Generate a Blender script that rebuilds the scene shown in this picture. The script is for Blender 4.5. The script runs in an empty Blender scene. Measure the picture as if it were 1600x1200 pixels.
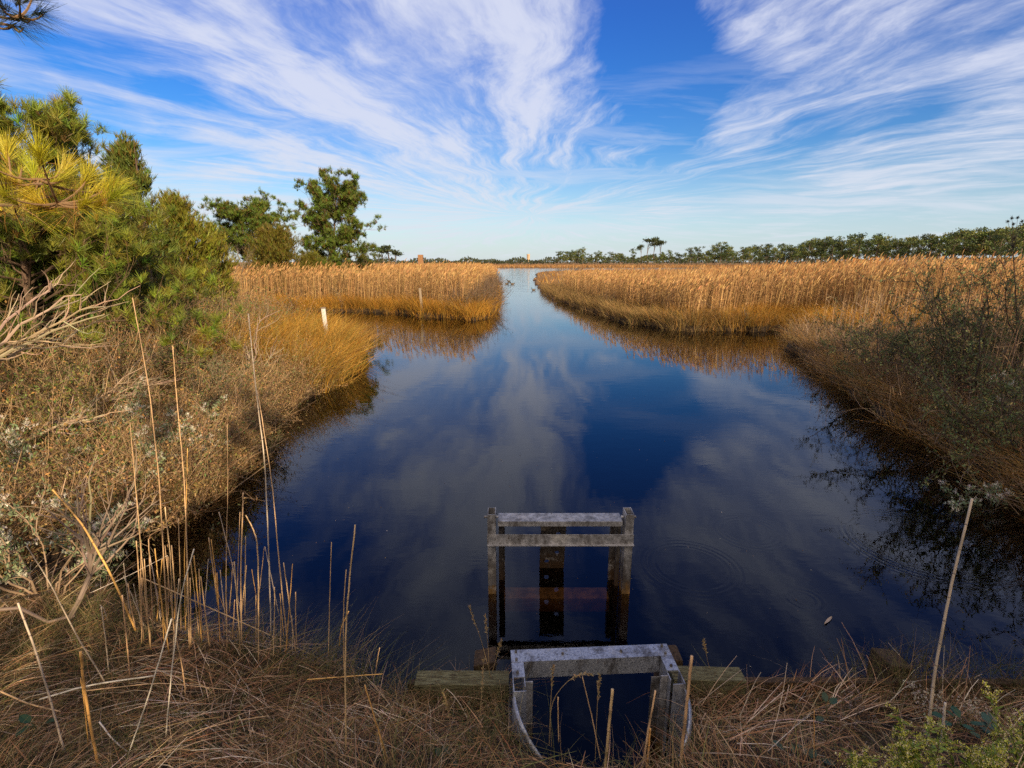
import bpy, bmesh, math, random
import numpy as np
from mathutils import Vector

# ------------------------------------------------------------------ camera, world, sun, exposure
SC = bpy.context.scene
COL = SC.collection
CH = 3.2
PITCH = math.atan(191 / 800)
FPX = 800.0                     # focal length in pixels of a 1600 px wide frame
cam_d = bpy.data.cameras.new("camera")
cam = bpy.data.objects.new("camera", cam_d)
COL.objects.link(cam)
cam.location = (0, 0, CH)
cam.rotation_euler = (math.pi / 2 - PITCH, 0, 0)
cam_d.sensor_width = 36
cam_d.lens = 36 * FPX / 1600
cam_d.clip_start = 0.05
cam_d.clip_end = 6000
SC.camera = cam

SUN_EL = math.radians(21)
SAZ = np.array([0.50, -0.866])          # horizontal direction towards the sun
SUN_ROT = math.atan2(SAZ[0], SAZ[1])
sun_d = bpy.data.lights.new("sun", 'SUN')
sun = bpy.data.objects.new("sun", sun_d)
COL.objects.link(sun)
sun_d.energy = 5.0
sun_d.angle = math.radians(0.5)
sun_d.color = (1.0, 0.79, 0.52)
sdir = Vector((SAZ[0] * math.cos(SUN_EL), SAZ[1] * math.cos(SUN_EL), math.sin(SUN_EL)))
sun.rotation_euler = sdir.to_track_quat('Z', 'Y').to_euler()
sun.location = (10, -20, 20)

SC.view_settings.view_transform = 'Standard'
SC.view_settings.look = 'None'
SC.view_settings.gamma = 1
SC.view_settings.exposure = 0.4
SC.cycles.max_bounces = 8
SC.cycles.transparent_max_bounces = 12
SC.cycles.use_denoising = False


def pix_dir(px, py):
    a = (px - 800) / FPX
    b = (600 - py) / FPX
    c, s = math.cos(PITCH), math.sin(PITCH)
    return np.array([a, c + b * s, -s + b * c])


def G(px, py, z=0.0):
    """world point at height z seen at photo pixel px,py"""
    d = pix_dir(px, py)
    t = (z - CH) / d[2]
    return np.array([d[0] * t, d[1] * t, z])


def A(px, py, Y):
    """world point at forward distance Y seen at photo pixel"""
    d = pix_dir(px, py)
    t = Y / d[1]
    return np.array([d[0] * t, Y, CH + d[2] * t])


world = bpy.data.worlds.new("World")
SC.world = world
world.use_nodes = True
WT = world.node_tree
WT.nodes.clear()


class NB:
    """tiny node builder"""
    def __init__(s, nt):
        s.nt = nt

    def n(s, typ, **kw):
        x = s.nt.nodes.new(typ)
        for k, v in kw.items():
            if k == 'ins':
                for kk, vv in v.items():
                    s.set(x, kk, vv)
            else:
                setattr(x, k, v)
        return x

    def set(s, node, key, v):
        sock = node.inputs[key]
        if isinstance(v, bpy.types.NodeSocket):
            s.nt.links.new(v, sock)
        else:
            sock.default_value = v

    def m(s, op, a, b=0.0, c=0.0, clamp=False):
        x = s.n('ShaderNodeMath', operation=op, use_clamp=clamp)
        s.set(x, 0, a); s.set(x, 1, b); s.set(x, 2, c)
        return x.outputs[0]

    def vm(s, op, a, b=(0, 0, 0), scale=None):
        x = s.n('ShaderNodeVectorMath', operation=op)
        s.set(x, 0, a)
        if scale is not None:
            s.set(x, 'Scale', scale)
        else:
            s.set(x, 1, b)
        return x.outputs['Value'] if op in ('LENGTH', 'DOT_PRODUCT', 'DISTANCE') else x.outputs[0]

    def noise(s, vec, scale=1, detail=6, rough=0.55, dist=0.0, dim='3D'):
        x = s.n('ShaderNodeTexNoise', noise_dimensions=dim)
        s.set(x, 'Vector', vec); s.set(x, 'Scale', scale); s.set(x, 'Detail', detail)
        s.set(x, 'Roughness', rough); s.set(x, 'Distortion', dist)
        return x

    def smooth(s, v, lo, hi, a=0.0, b=1.0):
        x = s.n('ShaderNodeMapRange', interpolation_type='SMOOTHSTEP')
        s.set(x, 0, v); s.set(x, 1, lo); s.set(x, 2, hi); s.set(x, 3, a); s.set(x, 4, b)
        return x.outputs[0]

    def lin(s, v, lo, hi, a=0.0, b=1.0):
        x = s.n('ShaderNodeMapRange')
        s.set(x, 0, v); s.set(x, 1, lo); s.set(x, 2, hi); s.set(x, 3, a); s.set(x, 4, b)
        return x.outputs[0]

    def mix(s, f, a, b, blend='MIX'):
        x = s.n('ShaderNodeMix', data_type='RGBA', blend_type=blend)
        s.set(x, 0, f); s.set(x, 6, a); s.set(x, 7, b)
        return x.outputs[2]


W = NB(WT)
sky = W.n('ShaderNodeTexSky', sky_type='NISHITA', sun_disc=False)
sky.sun_elevation = SUN_EL
sky.sun_rotation = SUN_ROT
sky.altitude = 0
sky.air_density = 1.0
sky.dust_density = 0.35
sky.ozone_density = 2.5
tc = W.n('ShaderNodeTexCoord')
D = tc.outputs['Generated']
sep = W.n('ShaderNodeSeparateXYZ', ins={0: D})
zc = W.m('ADD', W.m('MAXIMUM', sep.outputs[2], 0.0), 0.10)
uv = W.n('ShaderNodeCombineXYZ', ins={0: W.m('DIVIDE', sep.outputs[0], zc), 1: W.m('DIVIDE', sep.outputs[1], zc)}).outputs[0]
rot = W.n('ShaderNodeMapping', vector_type='POINT', ins={'Vector': uv, 'Rotation': (0, 0, math.radians(12))}).outputs[0]
# domain warp for the combed, curling look of cirrus
w1 = W.noise(rot, 0.55, 3, 0.5)
warp = W.vm('SCALE', W.vm('SUBTRACT', w1.outputs['Color'], (0.5, 0.5, 0.5)), scale=1.25)
pw = W.vm('ADD', rot, warp)
w2 = W.noise(pw, 2.2, 4, 0.55)
warp2 = W.vm('SCALE', W.vm('SUBTRACT', w2.outputs['Color'], (0.5, 0.5, 0.5)), scale=0.22)
pw2 = W.vm('ADD', pw, warp2)
# the streaks run together towards a far point of the cloud sheet
uv_w = W.vm('ADD', uv, W.vm('ADD', W.vm('SCALE', warp, scale=.75), W.vm('SCALE', warp2, scale=.7)))
qv = W.vm('SUBTRACT', uv_w, (0.15, 5.6, 0))
qr = W.vm('LENGTH', W.vm('MULTIPLY', qv, (1, 1, 0)))
qd = W.n('ShaderNodeSeparateXYZ', ins={0: W.vm('NORMALIZE', W.vm('MULTIPLY', qv, (1, 1, 0)))})
def pol(k, kr, off=0.0):
    return W.n('ShaderNodeCombineXYZ', ins={0: W.m('MULTIPLY', qd.outputs[0], k), 1: W.m('MULTIPLY', qd.outputs[1], k), 2: W.m('MULTIPLY_ADD', qr, kr, off)}).outputs[0]
streak = W.noise(pol(7.0, .55), 1.0, 10, 0.62).outputs[0]
fine = W.noise(pol(26.0, 2.6, 3.0), 1.0, 6, 0.65).outputs[0]
big = W.noise(W.vm('MULTIPLY', pw, (0.9, 0.55, 1)), 1.0, 5, 0.55).outputs[0]
# second sheet combed the other way
rot2 = W.n('ShaderNodeMapping', vector_type='POINT', ins={'Vector': uv, 'Rotation': (0, 0, math.radians(-38)), 'Location': (3.1, 1.7, 0)}).outputs[0]
streakb = W.noise(W.vm('MULTIPLY', W.vm('ADD', rot2, warp), (2.2, 0.45, 1)), 1.0, 8, 0.62).outputs[0]
den = W.m('ADD', W.m('MULTIPLY', streak, 0.32), W.m('MULTIPLY', big, 0.34))
den = W.m('ADD', den, W.m('MULTIPLY', streakb, 0.26))
den = W.m('ADD', den, W.m('MULTIPLY', fine, 0.18))
den = W.m('MULTIPLY_ADD', den, 1.75, -0.42)
# where the cloud sheets thicken and where the sky is clear (directions on the celestial sphere)
caps = [((130, 70), .26, .07), ((330, 110), .22, .06), ((560, 150), .15, .13), ((700, 230), .14, .11), ((880, 60), .09, .14), ((900, 190), .08, .10), ((1060, 310), .10, .08), ((1180, 60), .08, .05),
        ((300, 280), .20, .06), ((120, 320), .2, .08), ((470, 330), .2, .06), ((640, 300), .15, .05), ((960, 200), .06, .08),
        ((1260, 15), .13, .13), ((1160, 205), .055, .16), ((1310, 160), .12, .07), ((1480, 100), .13, .06), ((1590, 140), .08, .14), ((1560, 250), .14, .09),
        ((1400, 270), .16, .04), ((850, 345), .22, .07), ((1200, 320), .2, .05), ((500, 380), .2, .03), ((800, -300), .30, .10), ((300, -350), .4, .06),
        ((1040, 95), .10, -.32), ((1000, 10), .06, -.20), ((1090, 160), .055, -.12), ((1030, 215), .06, -.10), ((540, 15), .07, -.07), ((740, 70), .05, -.10),
        ((180, 170), .10, -.07), ((60, 130), .07, -.04), ((1240, 110), .07, -.06), ((1130, 260), .06, -.08), ((270, 190), .09, -.10), ((420, 240), .08, -.08), ((1270, 75), .06, -.12), ((1420, 190), .07, -.10), ((1230, 270), .09, -.10), ((1560, 30), .06, -.08), ((1160, 110), .06, -.10), ((770, 120), .05, -.08), ((760, 330), .10, -.05)]
# the higher sky, seen mirrored in the water
mcaps = [((1280, 830), .22, .14), ((1120, 740), .13, .06), ((700, 690), .20, .12), ((1110, 600), .05, .12), ((640, 600), .14, .06), ((800, 1000), .50, .14), ((560, 900), .18, -.16), ((960, 650), .12, -.07), ((950, 900), .15, -.10), ((1350, 640), .14, .04)]
for i, (pp, r, amp) in enumerate(caps + mcaps):
    dd = pix_dir(*pp); dd = dd / np.linalg.norm(dd)
    if i >= len(caps):
        dd[2] = -dd[2]
    q = W.m('DIVIDE', W.vm('DISTANCE', D, tuple(dd)), r)
    g = W.m('POWER', 2.718, W.m('MULTIPLY', W.m('MULTIPLY', q, q), -1.0))
    den = W.m('MULTIPLY_ADD', g, amp, den)
cov = W.smooth(den, 0.50, 0.90)
fib = W.smooth(W.m('ADD', W.m('MULTIPLY', streak, .6), W.m('MULTIPLY', fine, .4)), 0.36, 0.60, 0.32, 1.0)
cov = W.m('MULTIPLY', W.m('MULTIPLY', cov, fib), 0.92)
# long level bands low over the horizon
lowb = W.noise(W.vm('MULTIPLY', W.vm('ADD', uv, W.vm('SCALE', warp, scale=.7)), (0.30, 1.25, 1)), 1.0, 8, 0.60).outputs[0]
lowm = W.m('MULTIPLY', W.smooth(sep.outputs[2], 0.02, 0.08), W.smooth(sep.outputs[2], 0.20, 0.36, 1.0, 0.0))
cov = W.m('MAXIMUM', cov, W.m('MULTIPLY', W.m('MULTIPLY', W.smooth(lowb, 0.46, 0.66), lowm), 0.66))
hor = W.smooth(sep.outputs[2], -0.01, 0.30)
cloud_col = W.mix(hor, (5.5, 5.9, 6.5, 1), (5.4, 5.7, 6.9, 1))
hs = W.n('ShaderNodeHueSaturation', ins={'Hue': 0.510, 'Saturation': 1.50, 'Value': 1.0, 'Color': sky.outputs[0]})
up = W.smooth(sep.outputs[2], 0.02, 0.55)
skyc = W.mix(up, hs.outputs[0], W.mix(1.0, hs.outputs[0], (0.27, 0.68, 1.15, 1), 'MULTIPLY'))
skyc = W.mix(W.smooth(sep.outputs[2], 0.55, 0.82), skyc, W.mix(1.0, skyc, (1.4, 1.0, .75, 1), 'MULTIPLY'))
hz = W.smooth(sep.outputs[2], 0.0, 0.20, 1.0, 0.0)
skyc = W.mix(W.m('MULTIPLY', hz, 0.72), skyc, (4.1, 5.1, 6.3, 1))
col = W.mix(W.m('MAXIMUM', cov, .05), skyc, cloud_col)
# warm glow added to the unseen sky overhead and behind, lifting the near shade
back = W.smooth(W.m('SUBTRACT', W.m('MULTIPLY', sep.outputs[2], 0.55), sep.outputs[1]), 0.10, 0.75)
fill_glow = W.m('MULTIPLY', back, W.smooth(big, 0.25, 0.6, 0.65, 1.0))
col = W.mix(fill_glow, col, (8.8, 7.5, 6.3, 1))
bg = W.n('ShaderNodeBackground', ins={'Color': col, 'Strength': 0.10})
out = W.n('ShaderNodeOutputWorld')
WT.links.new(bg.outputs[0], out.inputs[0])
world.cycles.sampling_method = 'MANUAL'
world.cycles.sample_map_resolution = 256

# ------------------------------------------------------------------ helpers
R = np.random.default_rng(7)


def rnd(a, b, n=None):
    return R.uniform(a, b, n)


def unit(v):
    return v / np.maximum(np.linalg.norm(v, axis=-1, keepdims=True), 1e-9)


class MB:
    """collects ribbons, tubes, leaves and boxes and links them as ONE mesh object"""
    def __init__(s):
        s.V, s.C, s.Q, s.n = [], [], [], 0

    def add(s, v, q, c):
        v = np.asarray(v, float).reshape(-1, 3)
        s.V.append(v); s.Q.append(np.asarray(q, int).reshape(-1, 4) + s.n)
        c = np.asarray(c, float)
        if c.ndim == 1:
            c = np.tile(c, (len(v), 1))
        s.C.append(c); s.n += len(v)

    def ribbons(s, base, direc, L, Wd, bend, col, seg=3, side=None, tip=0.15, col2=None):
        n = len(base)
        if n == 0:
            return
        L = np.broadcast_to(L, (n,)); Wd = np.broadcast_to(Wd, (n,))
        direc = unit(np.asarray(direc, float))
        if side is None:
            a = rnd(0, 2 * np.pi, n)
            side = np.stack([np.cos(a), np.sin(a), rnd(-.2, .2, n)], 1)
        side = unit(side - direc * np.sum(side * direc, 1, keepdims=True))
        t = np.linspace(0, 1, seg + 1)
        w = (1 - t) * (1 - tip) + tip
        w = np.where(t == 0, .8, w)
        P = base[:, None] + direc[:, None] * (L[:, None] * t)[..., None] + bend[:, None] * (t ** 2)[None, :, None]
        o = side[:, None] * (0.5 * Wd[:, None] * w[None])[..., None]
        V = np.stack([P - o, P + o], 2).reshape(-1, 3)
        k = 2 * (seg + 1)
        q = np.array([[2 * i, 2 * i + 1, 2 * i + 3, 2 * i + 2] for i in range(seg)])
        Q = (np.arange(n)[:, None, None] * k + q[None]).reshape(-1, 4)
        col = np.broadcast_to(col, (n, 3))
        if col2 is None:
            C = np.repeat(col, k, 0)
        else:
            col2 = np.broadcast_to(col2, (n, 3))
            C = (col[:, None] * (1 - t)[None, :, None] + col2[:, None] * t[None, :, None])
            C = np.repeat(C, 2, 1).reshape(-1, 3)
        s.add(V, Q, C)

    def leaves(s, cen, axis, L, Wd, col):
        n = len(cen)
        if n == 0:
            return
        L = np.broadcast_to(L, (n,))[:, None]; Wd = np.broadcast_to(Wd, (n,))[:, None]
        ax = unit(axis)
        r = unit(np.cross(ax, unit(R.normal(size=(n, 3)))))
        nn = np.cross(ax, r)
        V = np.stack([cen, cen + ax * L * .5 + r * Wd * .5 + nn * Wd * .15, cen + ax * L, cen + ax * L * .45 - r * Wd * .5 + nn * Wd * .15], 1).reshape(-1, 3)
        Q = np.arange(4 * n).reshape(-1, 4)
        s.add(V, Q, np.repeat(np.broadcast_to(col, (n, 3)), 4, 0))

    def tube(s, pts, rad, sides=5, col=(.2, .15, .1), cap=True):
        pts = np.asarray(pts, float); k = len(pts)
        rad = np.broadcast_to(rad, (k,))
        tan = unit(np.gradient(pts, axis=0))
        ref = np.array([0, 0, 1.]) if abs(tan[0, 2]) < .9 else np.array([1., 0, 0])
        u = unit(np.cross(tan, ref)); v = np.cross(tan, u)
        a = np.linspace(0, 2 * np.pi, sides, endpoint=False)
        V = pts[:, None] + (u[:, None] * np.cos(a)[None, :, None] + v[:, None] * np.sin(a)[None, :, None]) * rad[:, None, None]
        q = []
        for i in range(k - 1):
            for j in range(sides):
                j2 = (j + 1) % sides
                q.append([i * sides + j, i * sides + j2, (i + 1) * sides + j2, (i + 1) * sides + j])
        V = V.reshape(-1, 3)
        if cap:
            V = np.vstack([V, pts[0], pts[-1]])
            c0, c1 = k * sides, k * sides + 1
            for j in range(0, sides):
                j2 = (j + 1) % sides
                q.append([c0, j2, j, c0]); q.append([c1, (k - 1) * sides + j, (k - 1) * sides + j2, c1])
        s.add(V, q, col)

    def build(s, name, mat, parent=None, smooth=False, loc=None):
        V = np.vstack(s.V); Q = np.vstack(s.Q); C = np.vstack(s.C)
        tri = Q[:, 0] == Q[:, 3]
        tot = np.where(tri, 3, 4)
        start = np.concatenate([[0], np.cumsum(tot)[:-1]])
        mask = np.ones(Q.shape, bool); mask[tri, 3] = False
        flat = Q[mask]
        if loc is not None:
            V = V - np.asarray(loc)
        me = bpy.data.meshes.new(name)
        me.vertices.add(len(V)); me.vertices.foreach_set('co', V.astype(np.float32).ravel())
        me.loops.add(len(flat)); me.loops.foreach_set('vertex_index', flat.astype(np.int32))
        me.polygons.add(len(Q)); me.polygons.foreach_set('loop_start', start.astype(np.int32))
        me.polygons.foreach_set('loop_total', tot.astype(np.int32))
        me.update(calc_edges=True)
        at = me.color_attributes.new('tone', 'FLOAT_COLOR', 'POINT')
        c4 = np.ones((len(V), 4), np.float32); c4[:, :3] = np.clip(C, 0, 1)
        at.data.foreach_set('color', c4.ravel())
        me.materials.append(mat)
        me.polygons.foreach_set('use_smooth', np.full(len(Q), bool(smooth)))
        o = bpy.data.objects.new(name, me)
        COL.objects.link(o)
        if loc is not None:
            o.location = tuple(loc)
        if parent is not None:
            o.parent = parent
            # vertices are given in world coordinates: bring them into the parent's frame
            if loc is None:
                o.location = tuple(-np.array(parent.location))
        return o


def tag(o, label=None, cat=None, group=None, kind=None):
    if label: o['label'] = label
    if cat: o['category'] = cat
    if group: o['group'] = group
    if kind: o['kind'] = kind
    return o


def empty(name, loc, label, cat, group=None):
    o = bpy.data.objects.new(name, None)
    COL.objects.link(o)
    o.location = tuple(float(c) for c in loc)
    o.empty_display_size = 0.2
    return tag(o, label, cat, group)


def jit(base, n, v=.15, hue=.06):
    """n natural variations of one colour"""
    b = np.asarray(base, float)
    k = rnd(1 - v, 1 + v, n)[:, None]
    return np.clip(b[None] * k * (1 + R.normal(0, hue, (n, 3))), 0.004, 1)


def pick(cols, n, p=None, v=.15, hue=.05):
    cols = np.asarray(cols, float)
    i = R.choice(len(cols), n, p=p)
    return np.clip(cols[i] * rnd(1 - v, 1 + v, n)[:, None] * (1 + R.normal(0, hue, (n, 3))), .004, 1)


# ------------------------------------------------------------------ materials
def plant_mat(name, trans=.25, rough=.6, spec=.25, bump=0):
    m = bpy.data.materials.new(name); m.use_nodes = True
    nt = m.node_tree; nt.nodes.clear(); N = NB(nt)
    at = N.n('ShaderNodeAttribute', attribute_name='tone')
    ge = N.n('ShaderNodeNewGeometry')
    ns = N.noise(ge.outputs['Position'], 9.0, 3, .6)
    c = N.mix(1.0, at.outputs['Color'], N.mix(ns.outputs[0], (.72, .72, .72, 1), (1.28, 1.28, 1.28, 1)), 'MULTIPLY')
    p = N.n('ShaderNodeBsdfPrincipled', ins={'Base Color': c, 'Roughness': rough, 'Specular IOR Level': spec})
    o = N.n('ShaderNodeOutputMaterial')
    if trans > 0:
        t = N.n('ShaderNodeBsdfTranslucent', ins={'Color': c})
        x = N.n('ShaderNodeMixShader', ins={0: trans, 1: p.outputs[0], 2: t.outputs[0]})
        nt.links.new(x.outputs[0], o.inputs[0])
    else:
        nt.links.new(p.outputs[0], o.inputs[0])
    return m


M_LEAF = plant_mat('foliage', .15, .5, .3)
M_GRASS = plant_mat('dry_grass', .08, .65, .2)
M_BARK = plant_mat('bark', 0, .85, .15)
M_NEEDLE = plant_mat('pine_needle', .2, .45, .35)
M_STALK = plant_mat('reed_stalk', 0, .45, .4)


def surf_mat(name, c1, c2, scale=8, rough=.7, metal=0, detail=8, stretch=(1, 1, 1), bump=.2, thr=(.35, .65), c3=None, c3thr=(.55, .62), c3scale=30, spec=.4, wet=None):
    m = bpy.data.materials.new(name); m.use_nodes = True
    nt = m.node_tree; nt.nodes.clear(); N = NB(nt)
    tcn = N.n('ShaderNodeNewGeometry')
    v = N.vm('MULTIPLY', tcn.outputs['Position'], stretch)
    ns = N.noise(v, scale, detail, .62)
    c = N.mix(N.smooth(ns.outputs[0], *thr), (*c1, 1), (*c2, 1))
    n2 = N.noise(v, c3scale, 5, .7)
    if c3 is not None:
        c = N.mix(N.smooth(n2.outputs[0], *c3thr), c, (*c3, 1))
    r = N.lin(n2.outputs[0], .3, .7, max(rough - .15, .02), min(rough + .15, 1))
    if wet is not None:      # weed and slime line just above the water
        z = N.n('ShaderNodeSeparateXYZ', ins={0: tcn.outputs['Position']}).outputs[2]
        zz = N.m('ADD', z, N.m('MULTIPLY', N.m('SUBTRACT', ns.outputs[0], .5), .35))
        f = N.smooth(zz, wet[1], wet[2], 1, 0)
        c = N.mix(N.m('MULTIPLY', N.smooth(zz, .18, .5, 1, 0), .7), c, (.06, .045, .035, 1))
        c = N.mix(N.m('MULTIPLY', f, .9), c, (*wet[0], 1))
    if metal:                # grime runs and pale worn patches
        n4 = N.noise(N.vm('MULTIPLY', tcn.outputs['Position'], (1, 1, .35)), 7, 7, .7)
        c = N.mix(N.m('MULTIPLY', N.smooth(n4.outputs[0], .50, .66), .75), c, (.07, .055, .045, 1))
        n5 = N.noise(tcn.outputs['Position'], 5, 6, .75)
        c = N.mix(N.m('MULTIPLY', N.smooth(n5.outputs[0], .55, .70), .6), c, (.60, .56, .52, 1))
        n6 = N.noise(N.vm('MULTIPLY', tcn.outputs['Position'], (3, 3, .5)), 9, 5, .7)
        c = N.mix(N.m('MULTIPLY', N.smooth(n6.outputs[0], .62, .72), .6), c, (.22, .10, .035, 1))
    b = N.n('ShaderNodeBump', ins={'Strength': bump, 'Distance': .01, 'Height': n2.outputs[0]})
    p = N.n('ShaderNodeBsdfPrincipled', ins={'Base Color': c, 'Roughness': r, 'Metallic': metal, 'Normal': b.outputs[0], 'Specular IOR Level': spec})
    o = N.n('ShaderNodeOutputMaterial')
    nt.links.new(p.outputs[0], o.inputs[0])
    return m


# ------------------------------------------------------------------ land and water
BH = 3.05        # bulkhead line
def g2(px, py, z=0.0):
    p = G(px, py, z); return (p[0], p[1])


shore = [g2(120, 900), g2(210, 940, .1), g2(330, 985, .15), g2(450, 1005, .15), g2(570, 1035, .2), (-.75, BH), (-.02, BH), (-.02, 2.72),
         (.08, 2.42), (.25, 2.24), (.54, 2.17), (.83, 2.24), (1.0, 2.42), (1.1, 2.72), (1.1, BH), (7.5, BH + .05), (9.2, 4.2),
         g2(1720, 860), g2(1600, 800), g2(1530, 735), g2(1450, 690), g2(1370, 650), g2(1300, 600), g2(1250, 560), g2(1236, 540), g2(1236, 526),
         g2(1300, 512), g2(1240, 514), g2(1160, 519), g2(1060, 517), g2(1000, 508), g2(950, 497), g2(900, 482), g2(865, 467), g2(843, 450), g2(834, 438), g2(838, 429),
         (9, 165), (30, 205), (70, 225), (150, 215), (170, 235), (150, 285), (90, 275), (20, 272), (-40, 276), (-160, 262), (-170, 235), (-90, 205), (-30, 190), (-7, 170),
         g2(774, 432), g2(777, 445), g2(775, 462), g2(772, 480), g2(762, 494), g2(745, 501), g2(700, 498), g2(655, 494), g2(600, 489), g2(540, 487), g2(470, 486), g2(400, 484), g2(330, 484),
         g2(300, 492), g2(330, 508), g2(440, 520), g2(530, 532), g2(553, 550), g2(553, 580), g2(520, 606), g2(470, 628), g2(430, 655), g2(405, 690), g2(380, 730), g2(345, 775), g2(280, 815), g2(190, 850)]
shore = np.array(shore)


def sdist(x, y):
    """signed distance to the water outline, positive over land"""
    x = np.asarray(x, float); y = np.asarray(y, float)
    shp = x.shape; x = x.ravel(); y = y.ravel()
    a = shore; b = np.roll(shore, -1, 0)
    best = np.full(len(x), 1e9); ins = np.zeros(len(x), bool)
    for (ax, ay), (bx, by) in zip(a, b):
        dx, dy = bx - ax, by - ay
        t = np.clip(((x - ax) * dx + (y - ay) * dy) / (dx * dx + dy * dy + 1e-12), 0, 1)
        best = np.minimum(best, (x - ax - t * dx) ** 2 + (y - ay - t * dy) ** 2)
        c = ((ay > y) != (by > y))
        if c.any():
            xi = ax + (y - ay) * dx / (dy if abs(dy) > 1e-12 else 1e-12)
            ins ^= c & (x < xi)
    d = np.sqrt(best)
    d = np.where(ins, -d, d)
    am = np.clip((y - 8) * .03, 0, .55)
    d = d + am * (.8 * wob(x * .9 + 2, y * .8) + .55 * wob(x * 2.6, y * 2.2 + 4))
    return d.reshape(shp)


def sm(e0, e1, v):
    t = np.clip((v - e0) / (e1 - e0), 0, 1)
    return t * t * (3 - 2 * t)


def wob(x, y):
    return (np.sin(x * 1.7 + 1.3 * np.sin(y * .9)) + np.sin(y * 2.1 + 1.1 * np.sin(x * 1.3)) + .6 * np.sin(x * 4.3 + y * 3.1)) / 2.6


def height(x, y, d=None):
    x = np.asarray(x, float); y = np.asarray(y, float)
    if d is None:
        d = sdist(x, y)
    far = .22 + .05 * wob(x * .4, y * .4)
    leftb = sm(-3.5, -9, x) * sm(40, 12, y) * .55 * sm(0, 3, d)
    rightb = sm(8, 14, x) * sm(30, 12, y) * .35 * sm(0, 3, d)
    fore = sm(3.1, 1.7, y) * .42 + sm(1.9, -1.5, y) * 1.05
    fore = fore * sm(5.5, 2.5, y)
    land = far + leftb + rightb + fore + .03 * wob(x * 3, y * 3) * sm(12, 6, y)
    edge = sm(-.03, .06, d) if False else None
    k = np.where((y < 3.12) & (x > -.8) & (x < 8), .03, .25)          # vertical edge at the bulkhead
    e = sm(-k, k * .8, d)
    bed = -.75 + .1 * wob(x, y)
    return bed * (1 - e) + land * e


def axis_pts(segs):
    out = []
    for a, b, st in segs:
        out.append(np.arange(a, b, st))
    v = np.unique(np.concatenate(out + [np.array([segs[-1][1]])]))
    return v


xs = np.unique(np.concatenate([-np.geomspace(30, 3000, 26)[::-1], np.arange(-30, -12, .6), np.arange(-12, -4, .22), np.arange(-4, -.8, .1), np.arange(-.8, 1.9, .035), np.arange(1.9, 5, .1), np.arange(5, 14, .22), np.arange(14, 30, .6), np.geomspace(30, 3000, 26)]))
ys = np.unique(np.concatenate([-np.geomspace(4, 300, 12)[::-1], np.arange(-4, 1.6, .3), np.arange(1.6, 3.4, .035), np.arange(3.4, 6, .1), np.arange(6, 20, .25), np.arange(20, 40, .5), np.arange(40, 120, 2.5), np.arange(120, 320, 4), np.geomspace(320, 4000, 16)]))
X, Y = np.meshgrid(xs, ys)
Z = height(X, Y)
nx, ny = len(xs), len(ys)
idx = np.arange(nx * ny).reshape(ny, nx)
gm = MB()
gm.add(np.stack([X, Y, Z], -1).reshape(-1, 3), np.stack([idx[:-1, :-1], idx[:-1, 1:], idx[1:, 1:], idx[1:, :-1]], -1).reshape(-1, 4), (.1, .1, .1))


def ground_material():
    m = bpy.data.materials.new('marsh_ground'); m.use_nodes = True
    nt = m.node_tree; nt.nodes.clear(); N = NB(nt)
    ge = N.n('ShaderNodeNewGeometry'); P = ge.outputs['Position']
    sp = N.n('ShaderNodeSeparateXYZ', ins={0: P})
    n1 = N.noise(P, 7, 8, .65); n2 = N.noise(P, 60, 5, .7); n3 = N.noise(P, .12, 5, .6)
    soil = N.mix(N.smooth(n1.outputs[0], .35, .65), (.018, .012, .008, 1), (.05, .034, .02, 1))
    soil = N.mix(N.smooth(n2.outputs[0], .55, .7), soil, (.10, .07, .045, 1))
    marsh = N.mix(N.smooth(n3.outputs[0], .4, .6), (.30, .155, .045, 1), (.20, .12, .045, 1))
    far = N.smooth(sp.outputs[1], 30, 60)
    c = N.mix(far, soil, marsh)
    mud = N.smooth(sp.outputs[2], -.02, .1, 1, 0)
    c = N.mix(mud, c, (.028, .018, .010, 1))
    b = N.n('ShaderNodeBump', ins={'Strength': .5, 'Distance': .03, 'Height': n1.outputs[0]})
    p = N.n('ShaderNodeBsdfPrincipled', ins={'Base Color': c, 'Roughness': .85, 'Specular IOR Level': .2, 'Normal': b.outputs[0]})
    o = N.n('ShaderNodeOutputMaterial'); nt.links.new(p.outputs[0], o.inputs[0])
    return m


ground = gm.build('ground', ground_material(), smooth=True)
tag(ground, 'low brown marsh ground and creek bank around the water', 'ground', kind='structure')


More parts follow.
